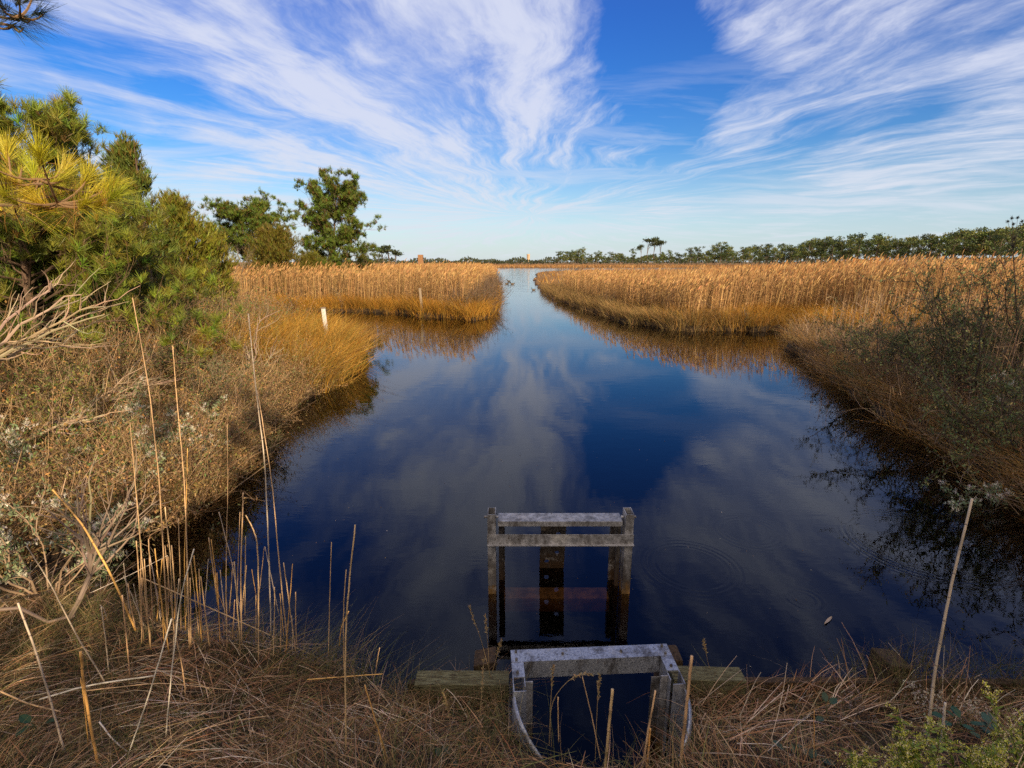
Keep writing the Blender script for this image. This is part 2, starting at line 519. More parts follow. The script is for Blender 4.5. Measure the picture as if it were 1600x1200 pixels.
def water_material():
    m = bpy.data.materials.new('creek_water'); m.use_nodes = True
    nt = m.node_tree; nt.nodes.clear(); N = NB(nt)
    ge = N.n('ShaderNodeNewGeometry'); P = ge.outputs['Position']
    sp = N.n('ShaderNodeSeparateXYZ', ins={0: P})
    a = N.noise(N.vm('MULTIPLY', P, (1.1, 2.4, 1)), 1.6, 3, .5)
    b_ = N.noise(N.vm('MULTIPLY', P, (1, 2.2, 1)), 9, 3, .55)
    patch = N.smooth(N.noise(P, .35, 2, .5).outputs[0], .42, .62)
    farw = N.smooth(sp.outputs[1], 18, 90)
    h = N.m('ADD', N.m('MULTIPLY', a.outputs[0], .045), N.m('MULTIPLY', b_.outputs[0], N.m('MULTIPLY_ADD', patch, .016, .003)))
    h = N.m('MULTIPLY', h, N.m('MULTIPLY_ADD', farw, 9.0, 1.0))
    # ring ripples from things that dropped in
    for (px, py, rr, amp) in ((1440, 850, .75, .010), (1080, 885, .45, .006), (1256, 936, .14, .006), (1170, 830, .35, .005)):
        c = G(px, py)
        dd = N.vm('DISTANCE', N.vm('MULTIPLY', P, (1, 1, 0)), (c[0], c[1], 0))
        q = N.m('DIVIDE', N.m('SUBTRACT', dd, rr), .10 if rr > .2 else .06)
        env = N.m('POWER', 2.718, N.m('MULTIPLY', N.m('MULTIPLY', q, q), -1))
        h = N.m('ADD', h, N.m('MULTIPLY', N.m('MULTIPLY', N.m('SINE', N.m('MULTIPLY', dd, 95)), env), amp))
    bp = N.n('ShaderNodeBump', ins={'Strength': .5, 'Distance': .05, 'Height': h})
    fr = N.n('ShaderNodeFresnel', ins={'IOR': 1.40, 'Normal': bp.outputs[0]}).outputs[0]
    gl = N.n('ShaderNodeBsdfGlossy', ins={'Color': (.95, .97, 1, 1), 'Roughness': N.m('MULTIPLY_ADD', farw, .05, .004), 'Normal': bp.outputs[0]})
    tr = N.n('ShaderNodeBsdfTransparent', ins={'Color': (.93, .86, .72, 1)})
    mx = N.n('ShaderNodeMixShader', ins={0: fr, 1: tr.outputs[0], 2: gl.outputs[0]})
    ab = N.n('ShaderNodeVolumeAbsorption', ins={'Color': (.60, .42, .22, 1), 'Density': 5.0})
    o = N.n('ShaderNodeOutputMaterial')
    nt.links.new(mx.outputs[0], o.inputs[0]); nt.links.new(ab.outputs[0], o.inputs['Volume'])
    return m


wm = MB()
wx, wy0, wy1, wd = 1500, .5, 300, -1.6
wv = np.array([[-wx, wy0, 0], [wx, wy0, 0], [wx, wy1, 0], [-wx, wy1, 0], [-wx, wy0, wd], [wx, wy0, wd], [wx, wy1, wd], [-wx, wy1, wd]], float)
wm.add(wv, [[0, 1, 2, 3], [7, 6, 5, 4], [0, 4, 5, 1], [1, 5, 6, 2], [2, 6, 7, 3], [3, 7, 4, 0]], (.1, .1, .1))
water = wm.build('water', water_material())
tag(water, 'dark calm creek water opening to a bay', 'water', kind='structure')

# ------------------------------------------------------------------ wood and metal things by the culvert
M_GALV = surf_mat('weathered_galvanised_steel', (.24, .235, .24), (.50, .49, .50), 14, .5, .35, c3=(.10, .085, .07), c3thr=(.56, .66), c3scale=45, wet=((.24, .13, .035), .03, .16))
M_GALV2 = surf_mat('spangled_galvanised_steel', (.30, .32, .38), (.55, .57, .62), 90, .38, .55, c3=(.12, .13, .15), c3thr=(.55, .64), c3scale=60)
M_GRIME = surf_mat('grimy_steel', (.045, .035, .028), (.16, .14, .12), 16, .7, .1, c3=(.40, .37, .33), c3thr=(.60, .68), c3scale=50, wet=((.07, .035, .012), .05, .3))
M_TIMBER = surf_mat('mossy_timber', (.12, .105, .055), (.22, .21, .12), 9, .85, 0, stretch=(1, 9, 9), c3=(.05, .035, .022), c3thr=(.52, .60), c3scale=16, bump=1.0, spec=.15)
M_OLDWOOD = surf_mat('dark_wet_timber', (.035, .022, .013), (.09, .055, .03), 8, .8, 0, stretch=(6, 6, 1), bump=.6, spec=.3)
M_SUNK = surf_mat('sunken_timber', (.13, .08, .045), (.30, .19, .10), 12, .9)
M_WHITE = surf_mat('white_paint', (.72, .70, .66), (.82, .80, .76), 6, .5, c3=(.35, .3, .24), c3thr=(.66, .72))
M_GREYWOOD = surf_mat('silvered_wood', (.20, .15, .10), (.34, .27, .20), 5, .8, stretch=(10, 10, 1), bump=.5)
M_POST = surf_mat('brown_post_wood', (.22, .11, .05), (.34, .18, .09), 4, .8, stretch=(8, 8, 1))
M_CONC = surf_mat('old_concrete', (.42, .30, .20), (.52, .38, .26), .25, .85)


def boxmesh(name, boxes, mat, parent=None, bevel=.004, rotz=0, origin=(0, 0, 0)):
    """boxes: (x0,x1,y0,y1,z0,z1) joined into one bevelled mesh; local to origin, turned by rotz"""
    bm = bmesh.new()
    for b in boxes:
        x0, x1, y0, y1, z0, z1 = b[:6]
        r = bmesh.ops.create_cube(bm, size=1)
        for v in r['verts']:
            v.co = Vector(((x0 + x1) / 2 + v.co.x * (x1 - x0), (y0 + y1) / 2 + v.co.y * (y1 - y0), (z0 + z1) / 2 + v.co.z * (z1 - z0)))
    if bevel:
        bmesh.ops.bevel(bm, geom=list(bm.edges), offset=bevel, segments=2, affect='EDGES', profile=.7)
    me = bpy.data.meshes.new(name); bm.to_mesh(me); bm.free()
    me.materials.append(mat)
    o = bpy.data.objects.new(name, me); COL.objects.link(o)
    o.parent = parent
    if parent is None:
        o.location = origin; o.rotation_euler[2] = rotz
    return o


def hollow_post(x0, x1, y0, y1, z0, z1, t=.007):
    """four walls of an open-topped box section"""
    return [(x0, x0 + t, y0, y1, z0, z1), (x1 - t, x1, y0, y1, z0, z1), (x0 + t, x1 - t, y0, y0 + t, z0, z1 - .0015), (x0 + t, x1 - t, y1 - t, y1, z0, z1 - .0015)]


# --- the frame standing in the water
FX0, FX1, FY = -.235, 1.165, 4.45
wf = empty('weir_frame', (FX0, FY, 0), 'weathered steel water control frame standing in the creek, holed plate under its top beam', 'weir frame')


def L_(b):           # world box -> local
    return (b[0] - FX0, b[1] - FX0, b[2] - FY, b[3] - FY, b[4], b[5])


for xx in (FX0, FX1 - .078):
    boxmesh('upright_post', [L_(b) for b in hollow_post(xx, xx + .078, FY, FY + .15, -.7, .86)], M_GALV, wf, .0015)
boxmesh('top_beam', [L_((-.135, 1.06, 4.465, 4.635, .755, .78)), L_((-.135, 1.06, 4.465, 4.475, .728, .754)), L_((-.135, 1.06, 4.625, 4.635, .70, .754))], M_GALV, wf, .0015)
boxmesh('angle_rail', [L_((FX0 - .004, FX1 + .004, 4.435, 4.447, .56, .655)), L_((FX0 - .004, FX1 + .004, 4.40, 4.434, .553, .562))], M_GALV, wf, .0015)
for xx in (-.135, 1.0):
    boxmesh('rear_leg', [L_((xx, xx + .055, 4.68, 4.75, -.7, .70)), L_((xx + .056, xx + .062, 4.66, 4.76, -.7, .68))], M_GRIME, wf, .002)
boxmesh('stay', [L_((1.04, 1.08, 4.58, 4.62, -.7, .70))], M_GRIME, wf, .002)
boxmesh('sunken_beam', [L_((-.08, .98, 4.52, 4.70, -.26, -.10))], M_SUNK, wf, .01)
for xx in (FX0 - .035, FX1 + .002):
    mb = MB()
    mb.tube(np.array([[xx, 4.52, .80], [xx + .033, 4.52, .80]]), [.013, .013], 8, (.4, .4, .4))
    mb.build('bolt', M_GALV, wf, True)
    mb = MB()
    mb.tube(np.array([[xx + (.11 if xx < 0 else -.112), 4.52, .80], [xx + (.14 if xx < 0 else -.085), 4.52, .80]]), [.013, .013], 8, (.4, .4, .4))
    mb.build('bolt', M_GALV, wf, True)


def holed_plate(name, w, h, t, holes, r, mat, parent, loc, rot):
    cu = bpy.data.curves.new(name, 'CURVE'); cu.dimensions = '2D'; cu.fill_mode = 'BOTH'; cu.extrude = t / 2
    def spl(pts):
        s = cu.splines.new('POLY'); s.points.add(len(pts) - 1); s.use_cyclic_u = True
        for p, c in zip(s.points, pts):
            p.co = (c[0], c[1], 0, 1)
    spl([(-w / 2, 0), (w / 2, 0), (w / 2, h), (-w / 2, h)])
    for hx, hy in holes:
        spl([(hx + r * math.cos(a), hy + r * math.sin(a)) for a in np.linspace(0, 2 * math.pi, 20, endpoint=False)])
    tmp = bpy.data.objects.new('tmp', cu); COL.objects.link(tmp)
    me = bpy.data.meshes.new_from_object(tmp.evaluated_get(bpy.context.evaluated_depsgraph_get()))
    bpy.data.objects.remove(tmp); bpy.data.curves.remove(cu)
    me.name = name; me.materials.clear(); me.materials.append(mat)
    o = bpy.data.objects.new(name, me); COL.objects.link(o); o.parent = parent
    o.location = loc; o.rotation_euler = rot
    return o


lean = math.atan(.20 / .78)
hol = []
for i in range(8):
    hol.append(((-.055 if i % 2 == 0 else .05), .22 + i * .13))
holed_plate('perforated_plate', .26, 1.364, .012, hol, .025, M_GRIME, wf, (.425 - FX0, 5.055 - FY, -.62), (math.pi / 2 + lean, 0, 0))

# --- the near gate set in the bank: U-shaped head, stop-log channels and half-round riser
GR = math.radians(3.2)
gate = empty('sluice_gate', (-.01, 2.98, 0), 'galvanised half-round sluice box with a flat U-shaped head set into the grassy bank', 'sluice gate')
gate.rotation_euler[2] = GR
ZT = .62
boxmesh('head_beam', [(0, 1.085, -.11, 0, ZT - .012, ZT), (.082, 1.003, -.11, -.102, ZT - .13, ZT - .013), (.082, 1.003, -.012, -.004, ZT - .13, ZT - .013)], M_GALV2, gate, .0012)
for s0, s1 in ((0, .08), (1.005, 1.085)):
    outer = s0 if s0 == 0 else s1 - .006
    inner = s1 - .006 if s0 == 0 else s0
    bx = [(s0, s1, -.235, -.112, ZT - .010, ZT - .001), (outer, outer + .006, -.345, -.236, -.5, ZT), (inner, inner + .006, -.30, -.112, -.5, ZT - .012), (s0, s1, -.351, -.346, -.5, ZT + .001)]
    boxmesh('side_arm', bx, M_GALV2, gate, .001)
    ix = s1 + .002 if s0 == 0 else s0 - .002
    sg = 1 if s0 == 0 else -1
    boxmesh('stop_log_channel', [tuple(sorted((ix, ix + sg * .06))) + (-.14, -.132, -.5, ZT - .14), tuple(sorted((ix, ix + sg * .045))) + (-.26, -.252, -.5, ZT - .02)], M_GALV, gate, .001)
mb = MB()
na, nz = 48, 60
ang = np.linspace(0, math.pi, na)
rv, rq = [], []
zz = np.linspace(-.6, ZT - .03, nz)
for k, z in enumerate(zz):
    r = .545 + .010 * math.sin(z * 2 * math.pi / .068)
    for rr in (r,):
        for a_ in ang:
            rv.append((.5425 + rr * math.cos(a_), -.352 - .92 * rr * math.sin(a_), z - .24 * (math.sin(a_) ** 2) * (z + .6) / 1.2))
rv = np.array(rv); nn = len(rv)
inn = rv.copy(); inn[:, 0] = .5425 + (rv[:, 0] - .5425) * .988; inn[:, 1] = -.352 + (rv[:, 1] + .352) * .988
for k in range(nz - 1):
    for j in range(na - 1):
        a0 = k * na + j
        rq.append([a0, a0 + 1, a0 + na + 1, a0 + na]); rq.append([nn + a0, nn + a0 + na, nn + a0 + na + 1, nn + a0 + 1])
for j in range(na - 1):
    a0 = (nz - 1) * na + j
    rq.append([a0, a0 + 1, nn + a0 + 1, nn + a0])
mb.add(np.vstack([rv, inn]), rq, (.4, .4, .4))
o = mb.build('riser_shell', M_GALV2, None, True); o.parent = gate; o.location = (0, 0, 0)

for (bx, by) in ((.035, -.02), (.035, -.09), (1.045, -.02), (1.045, -.09), (.035, -.2), (1.045, -.2), (.35, -.055), (.75, -.055)):
    bm = bmesh.new(); bmesh.ops.create_cone(bm, cap_ends=True, segments=6, radius1=.010, radius2=.009, depth=.010)
    me = bpy.data.meshes.new('bolt_head'); bm.to_mesh(me); bm.free(); me.materials.append(M_GRIME)
    o = bpy.data.objects.new('bolt_head', me); COL.objects.link(o); o.parent = gate; o.location = (bx, by, ZT + .005)
# --- timbers
def timber(x0, x1, y0, y1, z0, z1, label, name='timber', mat=M_TIMBER, cat='timber', rz=0, bevel=.008):
    o = boxmesh(name, [(0, x1 - x0, 0, y1 - y0, z0 - z1, 0)], mat, None, bevel, rz, (x0, y0, z1))
    bm = bmesh.new(); bm.from_mesh(o.data)
    bmesh.ops.subdivide_edges(bm, edges=[e for e in bm.edges if e.calc_length() > .2], cuts=6)
    for v in bm.verts:
        v.co += Vector((0, .004 * math.sin(v.co.x * 9 + 1), .005 * math.sin(v.co.x * 6 + x0)))
    bm.to_mesh(o.data); bm.free()
    return tag(o, label, cat)


timber(-.67, -.02, 2.925, 3.055, .27, .385, 'greenish timber beam edging the bank left of the sluice gate')
timber(1.115, 1.62, 2.95, 3.08, .27, .395, 'short green timber beam with a cut end right of the sluice gate', rz=math.radians(.6))
timber(1.66, 7.4, 3.01, 3.06, -.6, .32, 'long low bulkhead plank half hidden in dry grass at right', 'bulkhead_plank', M_OLDWOOD, 'plank')
timber(-.75, -.03, 3.066, 3.11, -.6, .26, 'dark wet bulkhead plank below the left timber beam', 'bulkhead_plank', M_OLDWOOD, 'plank')
timber(1.125, 1.65, 3.086, 3.13, -.6, .26, 'dark wet bulkhead plank below the short right beam', 'bulkhead_plank', M_OLDWOOD, 'plank')


def pile(x, y, w, top, label, rz=0.0, mat=M_OLDWOOD):
    o = boxmesh('timber_pile', [(-w / 2, w / 2, -w / 2, w / 2, -.7, top)], mat, None, .012, rz, (x, y, 0))
    bm = bmesh.new(); bm.from_mesh(o.data)
    for v in bm.verts:
        if v.co.z > top - .05:
            v.co.z += .02 * math.sin(v.co.x * 30 + x) - .12 * (v.co.x) * (1 if x > 2 else .2)
    bm.to_mesh(o.data); bm.free()
    return tag(o, label, 'pile')


pile(-.20, 3.22, .16, .36, 'dark square pile end just behind the left timber beam')
pile(1.17, 3.24, .16, .38, 'brown square pile end just behind the sluice gate corner')
pile(2.80, 3.20, .19, .37, 'dark pile end with a tuft of grass growing over it at right', .15, M_OLDWOOD)

# --- marker posts, tower
def post(name, base, top, w, mat, label, cat, cap=None):
    base = np.array(base, float); top = np.array(top, float)
    h = np.linalg.norm(top - base)
    root = empty(name, base, label, cat)
    o = boxmesh('shaft', [(-w / 2, w / 2, -w / 2, w / 2, -.4, h)], mat, root, w * .08)
    d = Vector(top - base).normalized()
    o.rotation_euler = d.to_track_quat('Z', 'Y').to_euler()
    if cap:
        c = boxmesh('cap', [(-w * .62, w * .62, -w * .62, w * .62, h + .001, h + w * .35)], cap, root, w * .08)
        c.rotation_euler = o.rotation_euler
    return root


pb = A(511, 520, 17.6)
post('marker_post', (pb[0], pb[1], .3), A(505, 482, 17.5), .10, M_WHITE, 'white painted marker post tilting out of the golden grass', 'post', M_GREYWOOD)
pb = G(660, 494, .0)
post('stake', (pb[0], pb[1] + .1, 0), A(656, 450, pb[1] + .1), .13, M_GREYWOOD, 'grey weathered stake at the edge of the reed point', 'stake')
pt = A(657, 398, 60)
post('wood_post', (pt[0], 60, .2), pt, .55, M_POST, 'brown square post standing above the reeds of the point', 'post')


def tower():
    p = A(825.5, 412, 900)
    root = empty('observation_tower', (p[0], 900, 0), 'distant concrete observation tower on the horizon', 'tower')
    top = A(825.5, 397, 900)[2]
    w = 5.2
    mb = MB()
    a = np.linspace(0, 2 * np.pi, 24, endpoint=False)
    mb.tube(np.array([[p[0], 900, 0], [p[0], 900, top - 1.4]]), [w / 2, w / 2], 24, (.4, .3, .2))
    mb.build('shaft', M_CONC, root)
    mb = MB(); mb.tube(np.array([[p[0], 900, top - 1.395], [p[0], 900, top]]), [w / 2 + .25, w / 2 + .25], 24, (.4, .3, .2)); mb.build('parapet', M_CONC, root)
    for zz_ in (top - 3, top - 5.2):
        mb = MB()
        for k in range(-3, 4):
            aa = -math.pi / 2 + k * .12
            r = w / 2 + .02
            mb.add([[p[0] + r * math.cos(aa - .06), 900 + r * math.sin(aa - .06), zz_ - .2], [p[0] + r * math.cos(aa + .06), 900 + r * math.sin(aa + .06), zz_ - .2],
                    [p[0] + r * math.cos(aa + .06), 900 + r * math.sin(aa + .06), zz_ + .2], [p[0] + r * math.cos(aa - .06), 900 + r * math.sin(aa - .06), zz_ + .2]], [[0, 1, 2, 3]], (.03, .03, .03))
        mb.build('slit_window', M_BARK, root)


tower()

# ------------------------------------------------------------------ ducks
M_DUCK = plant_mat('feathers', 0, .7, .2)


def skin_mesh(name, pts, edges, radii, mat, parent, col, sub=2):
    me = bpy.data.meshes.new(name); me.from_pydata([tuple(p) for p in pts], edges, [])
    o = bpy.data.objects.new(name, me); COL.objects.link(o)
    mod = o.modifiers.new('skin', 'SKIN')
    for i, r in enumerate(radii):
        me.skin_vertices[0].data[i].radius = r if isinstance(r, tuple) else (r, r)
    me.skin_vertices[0].data[0].use_root = True
    ss = o.modifiers.new('sub', 'SUBSURF'); ss.levels = sub; ss.render_levels = sub
    dg = bpy.context.evaluated_depsgraph_get()
    m2 = bpy.data.meshes.new_from_object(o.evaluated_get(dg))
    bpy.data.objects.remove(o)
    at = m2.color_attributes.new('tone', 'FLOAT_COLOR', 'POINT')
    c = np.ones((len(m2.vertices), 4), np.float32)
    co = np.zeros(len(m2.vertices) * 3, np.float32); m2.vertices.foreach_get('co', co); co = co.reshape(-1, 3)
    c[:, :3] = col(co) if callable(col) else col
    at.data.foreach_set('color', c.ravel())
    m2.materials.clear(); m2.materials.append(mat); m2.name = name
    m2.polygons.foreach_set('use_smooth', np.ones(len(m2.polygons), bool))
    o = bpy.data.objects.new(name, m2); COL.objects.link(o); o.parent = parent
    return o


def duck_col(co):
    c = np.tile([.06, .045, .035], (len(co), 1))
    c[(co[:, 2] < .10) & (np.abs(co[:, 0]) < .16)] = [.22, .18, .14]
    c[co[:, 0] > .15] = [.03, .035, .03]
    return c


duck = empty('duck', (0, 0, 0), '', 'duck', 'ducks swimming in the channel mouth')
skin_mesh('body', [(0, 0, .06), (-.13, 0, .07), (-.22, 0, .11), (-.28, 0, .14), (.10, 0, .07), (.17, 0, .13), (.19, 0, .22), (.23, 0, .27), (.27, 0, .27)],
          [(0, 1), (1, 2), (2, 3), (0, 4), (4, 5), (5, 6), (6, 7), (7, 8)], [(.10, .09), (.095, .08), (.06, .045), (.02, .012), (.085, .075), (.05, .05), (.04, .04), (.05, .05), (.03, .03)], M_DUCK, duck, duck_col)
mb = MB(); mb.add([[.27, -.02, .255], [.27, .02, .255], [.345, .018, .245], [.345, -.018, .245], [.27, -.018, .275], [.27, .018, .275], [.34, .016, .252], [.34, -.016, .252]],
                  [[0, 1, 2, 3], [4, 7, 6, 5], [0, 4, 5, 1], [3, 2, 6, 7], [0, 3, 7, 4], [1, 5, 6, 2]], (.12, .10, .03)); mb.build('bill', M_DUCK, duck)
duck_spots = [(782, 443.5, math.pi, 'dark duck on the water, leftmost of the small flock'), (794.6, 440, math.pi * .9, 'dark duck swimming farthest back in the flock'),
              (792.5, 444, 0, 'dark duck in the middle front of the flock'), (800.5, 444.3, math.pi, 'dark duck at the right end of the flock'),
              (833.5, 453.4, math.pi, 'dark duck swimming close to the tip of the right reed bank')]


def copy_tree(o, parent=None):
    c = o.copy(); COL.objects.link(c); c.parent = parent
    for ch in [x for x in list(bpy.data.objects) if x.parent == o]:
        copy_tree(ch, c)
    return c


for i, (px, py, rz, lab) in enumerate(duck_spots):
    d_ = duck if i == 0 else copy_tree(duck)
    g = G(px, py)
    d_.location = (g[0], g[1], 0); d_.rotation_euler = (0, 0, rz); d_.scale = (1.35,) * 3 if i != 4 else (1, 1, 1)
    d_['label'] = lab

# ------------------------------------------------------------------ vegetation kit
UP = np.array([0, 0, 1.])


def grow(base, d0, L, r0, n=6, gnarl=.25, up=.1, r1=.3):
    """a wandering branch: points and radii"""
    p = np.array(base, float); d = unit(np.array(d0, float)); pts = [p.copy()]
    st = L / n
    for i in range(n):
        d = unit(d + R.normal(0, gnarl, 3) * .5 + UP * up)
        p = p + d * st; pts.append(p.copy())
    return np.array(pts), np.linspace(r0, r0 * r1, n + 1)


def tufts(mb, cen, axis, n, L, Wd, spread, col, col2=None, seg=1, droop=0):
    """n needles fanning out of each shoot"""
    m = len(cen)
    if m == 0: return
    cen = np.repeat(cen, n, 0); ax = np.repeat(unit(axis), n, 0)
    c = np.repeat(np.broadcast_to(col, (m, 3)), n, 0) * rnd(.8, 1.2, m * n)[:, None]
    t = rnd(0, 1, m * n)[:, None]
    rv = unit(R.normal(size=(m * n, 3)))
    d = unit(ax + rv * spread)
    base = cen - ax * (t * L * .55)
    LL = L * rnd(.7, 1.1, m * n)
    bend = np.zeros((m * n, 3)); bend[:, 2] = -droop * LL * rnd(.3, 1, m * n)
    mb.ribbons(base, d, LL, Wd, bend, c, seg=seg, tip=.25, col2=None if col2 is None else c * col2)


def pine(name, base, H, label, group=None, crown0=.3, spread=2.2, nl=26, nt=9, needles=16, nL=.26, nW=.035, rad=.16, lean=(0, 0), profile=None, green=(.20, .21, .035), seedcols=None, ttop=.97, part_of=None, tuftsc=1.0, clump=2, csz=.06):
    base = np.array(base, float)
    root = part_of or empty(name, base, label, 'pine tree', group)
    tr = MB(); cr = MB()
    n = 10
    t = np.linspace(0, 1, n + 1)
    pts = base + np.stack([lean[0] * t ** 1.5 * H + .04 * H * np.sin(t * 5 + base[0]) * t, lean[1] * t * H, t * H * ttop - .15 * (t == 0)], 1)
    tr.tube(pts, rad * (1 - .85 * t), 7, (.13, .085, .06))
    cen, axs = [], []
    for i in range(nl):
        f = crown0 + (1 - crown0) * ((i + rnd(0, .8)) / nl)
        k = min(f * n, n - 1e-3); p = pts[int(k)] * (1 - k % 1) + pts[int(k) + 1] * (k % 1)
        az = i * 2.4 + rnd(-.5, .5)
        prof = profile(f) if profile else math.sin(math.pi * min(1, .12 + .88 * (1 - f) ** .75)) ** .6
        Lb = spread * prof * rnd(.7, 1.15)
        up = .1 + .75 * (f - crown0)
        bp, br = grow(p, (math.cos(az), math.sin(az), up), Lb, rad * .33 * (1.15 - f), 6, .3, .05, .2)
        tr.tube(bp, br, 4, (.12, .08, .055), cap=False)
        for j in range(nt):
            s = rnd(.3, 1.0) if j else 1.0
            k2 = min(s * 6, 5.999); q = bp[int(k2)] * (1 - k2 % 1) + bp[int(k2) + 1] * (k2 % 1)
            dd = unit(bp[-1] - bp[0] + R.normal(0, .7, 3) * Lb + UP * .5 * Lb)
            Ls = Lb * rnd(.12, .34) + .1
            sp, sr = grow(q, dd, Ls, .012 * H / 8, 3, .4, .25)
            tr.tube(sp, sr, 3, (.13, .085, .05), cap=False)
            cen.append(sp[-1]); axs.append(unit(sp[-1] - sp[-2] + UP * .35))
            for _ in range(clump):
                cen.append(sp[-1] + R.normal(0, 1, 3) * [csz, csz, csz * .7]); axs.append(unit(R.normal(0, .55, 3) + UP * .9))
    cen = np.array(cen); axs = np.array(axs)
    cc = jit(green, len(cen), .3, .12)
    old = R.random(len(cen)) < .12
    cc[old] = jit((.16, .10, .025), old.sum(), .2)
    tufts(cr, cen, axs, needles, nL * tuftsc, nW, .95, cc)
    tr.build('trunk', M_BARK, root)
    cr.build('crown', M_NEEDLE, root)
    return root


def cedar(name, base, H, Wd, label, group=None, n=900, green=(.14, .13, .018), L=.16, shape=.8, spray=7, low=.02, part_of=None, gaps=.1, rusty=.2):
    """juniper: a cone of upswept sprays over a hidden trunk"""
    base = np.array(base, float)
    root = part_of or empty(name, base, label, 'cedar tree', group)
    tr = MB(); cr = MB()
    tp = base + np.stack([np.linspace(0, .04 * H, 7), np.zeros(7), np.linspace(-.1, H * .97, 7)], 1)
    tr.tube(tp, np.linspace(.035 * H * .5, .01, 7), 6, (.12, .08, .06))
    nb = 60
    ang = rnd(0, 2 * np.pi, nb); f = R.beta(1, 1.3, nb) * (1 - low) + low
    cen, ax = [], []
    per = max(4, n // nb)
    for a, ff in zip(ang, f):
        prof = (1 - ff) ** shape * (1 if ff > .12 else .75) * rnd(.65, 1.15)
        Lb = Wd * prof + .1
        p0 = base + UP * (ff * H * .93)
        up = .35 + .9 * ff
        bp, br = grow(p0, (math.cos(a), math.sin(a), up), Lb, .02, 5, .25, .12)
        tr.tube(bp, br, 3, (.12, .08, .06), cap=False)
        s = R.beta(2.2, 1.1, per) * 4.999
        i = s.astype(int); q = bp[i] * (1 - s % 1)[:, None] + bp[i + 1] * (s % 1)[:, None]
        q = q + R.normal(0, .09 * Wd * .6, (per, 3))
        cen.append(q); ax.append(unit(np.tile(unit(bp[-1] - bp[0]), (per, 1)) + R.normal(0, .5, (per, 3)) + UP * .5))
    k = per * 2
    cen.append(base + UP * rnd(.6, 1.0, k)[:, None] * H + R.normal(0, .035 * Wd, (k, 3)) * 1.5); ax.append(unit(R.normal(0, .45, (k, 3)) + UP))
    cen = np.vstack(cen); ax = np.vstack(ax)
    cc = jit(green, len(cen), .35, .1)
    m = R.random(len(cen)) < rusty
    cc[m] = jit((.15, .11, .02), m.sum(), .25)
    tufts(cr, cen, ax, spray, L, L * .13, .5, cc)
    tr.build('trunk', M_BARK, root); cr.build('crown', M_LEAF, root)
    return root


def shrub(name, base, H, Wd, label, n_stem=9, leaf=(.10, .11, .05), leafL=.035, nleaf=900, stemcol=(.17, .12, .08), group=None, twig=6, fluff=0, fluffcol=(.62, .56, .46), lean=(0, 0), leafW=.45, rstem=.012, updir=1.0, leafcols=None, cat='shrub', fluff_r=.05):
    base = np.array(base, float)
    root = empty(name, base, label, cat, group)
    st = MB(); lf = MB(); fl = MB()
    tips = []
    for i in range(n_stem):
        a = rnd(0, 2 * np.pi); sp = rnd(.1, 1)
        d = (math.cos(a) * sp * Wd / H + lean[0], math.sin(a) * sp * Wd / H + lean[1], updir)
        Ls = H * rnd(.65, 1.1)
        bp, br = grow(base + np.array([math.cos(a), math.sin(a), 0]) * Wd * .12 * sp, d, Ls, rstem * rnd(.7, 1.2), 7, .35, .02, .35)
        bp[0, 2] -= .08
        st.tube(bp, br, 4, stemcol, cap=False)
        for j in range(twig):
            s = rnd(2, 6.99); q = bp[int(s)] * (1 - s % 1) + bp[int(s) + 1] * (s % 1)
            tp, trd = grow(q, unit(bp[-1] - bp[2]) + R.normal(0, .55, 3), Ls * rnd(.15, .38), rstem * .4, 4, .5, .06, .4)
            st.tube(tp, trd, 3, stemcol, cap=False); tips.append(tp)
            for _ in range(2):
                t2, r2 = grow(tp[int(rnd(1, 4))], unit(tp[-1] - tp[0]) + R.normal(0, .6, 3), Ls * rnd(.08, .2), rstem * .25, 3, .5, .06, .5)
                st.tube(t2, r2, 3, stemcol, cap=False); tips.append(np.vstack([t2, t2[-1:]]))
    T = np.array([t[:4] for t in tips])
    i = R.integers(0, len(T), nleaf); s = rnd(0, 2.999, nleaf); k = s.astype(int)
    q = T[i, k] * (1 - s % 1)[:, None] + T[i, k + 1] * (s % 1)[:, None] + R.normal(0, leafL * .4, (nleaf, 3))
    cc = jit(leaf, nleaf, .3, .1) if leafcols is None else pick(leafcols, nleaf, v=.3)
    lf.leaves(q, unit(R.normal(0, .7, (nleaf, 3)) + UP * .6), leafL * rnd(.6, 1.3, nleaf), leafL * leafW, cc)
    st.build('stems', M_BARK, root)
    lf.build('leaves', M_LEAF, root)
    if fluff:
        ii = R.integers(0, len(T), fluff)
        fc = T[ii, 3]
        tufts(fl, np.repeat(fc, 5, 0) + R.normal(0, .022, (fluff * 5, 3)), R.normal(0, .5, (fluff * 5, 3)) + UP, 12, fluff_r * .5, .0035, .9, jit(fluffcol, fluff * 5, .12))
        fl.build('seed_heads', M_LEAF, root)
    return root


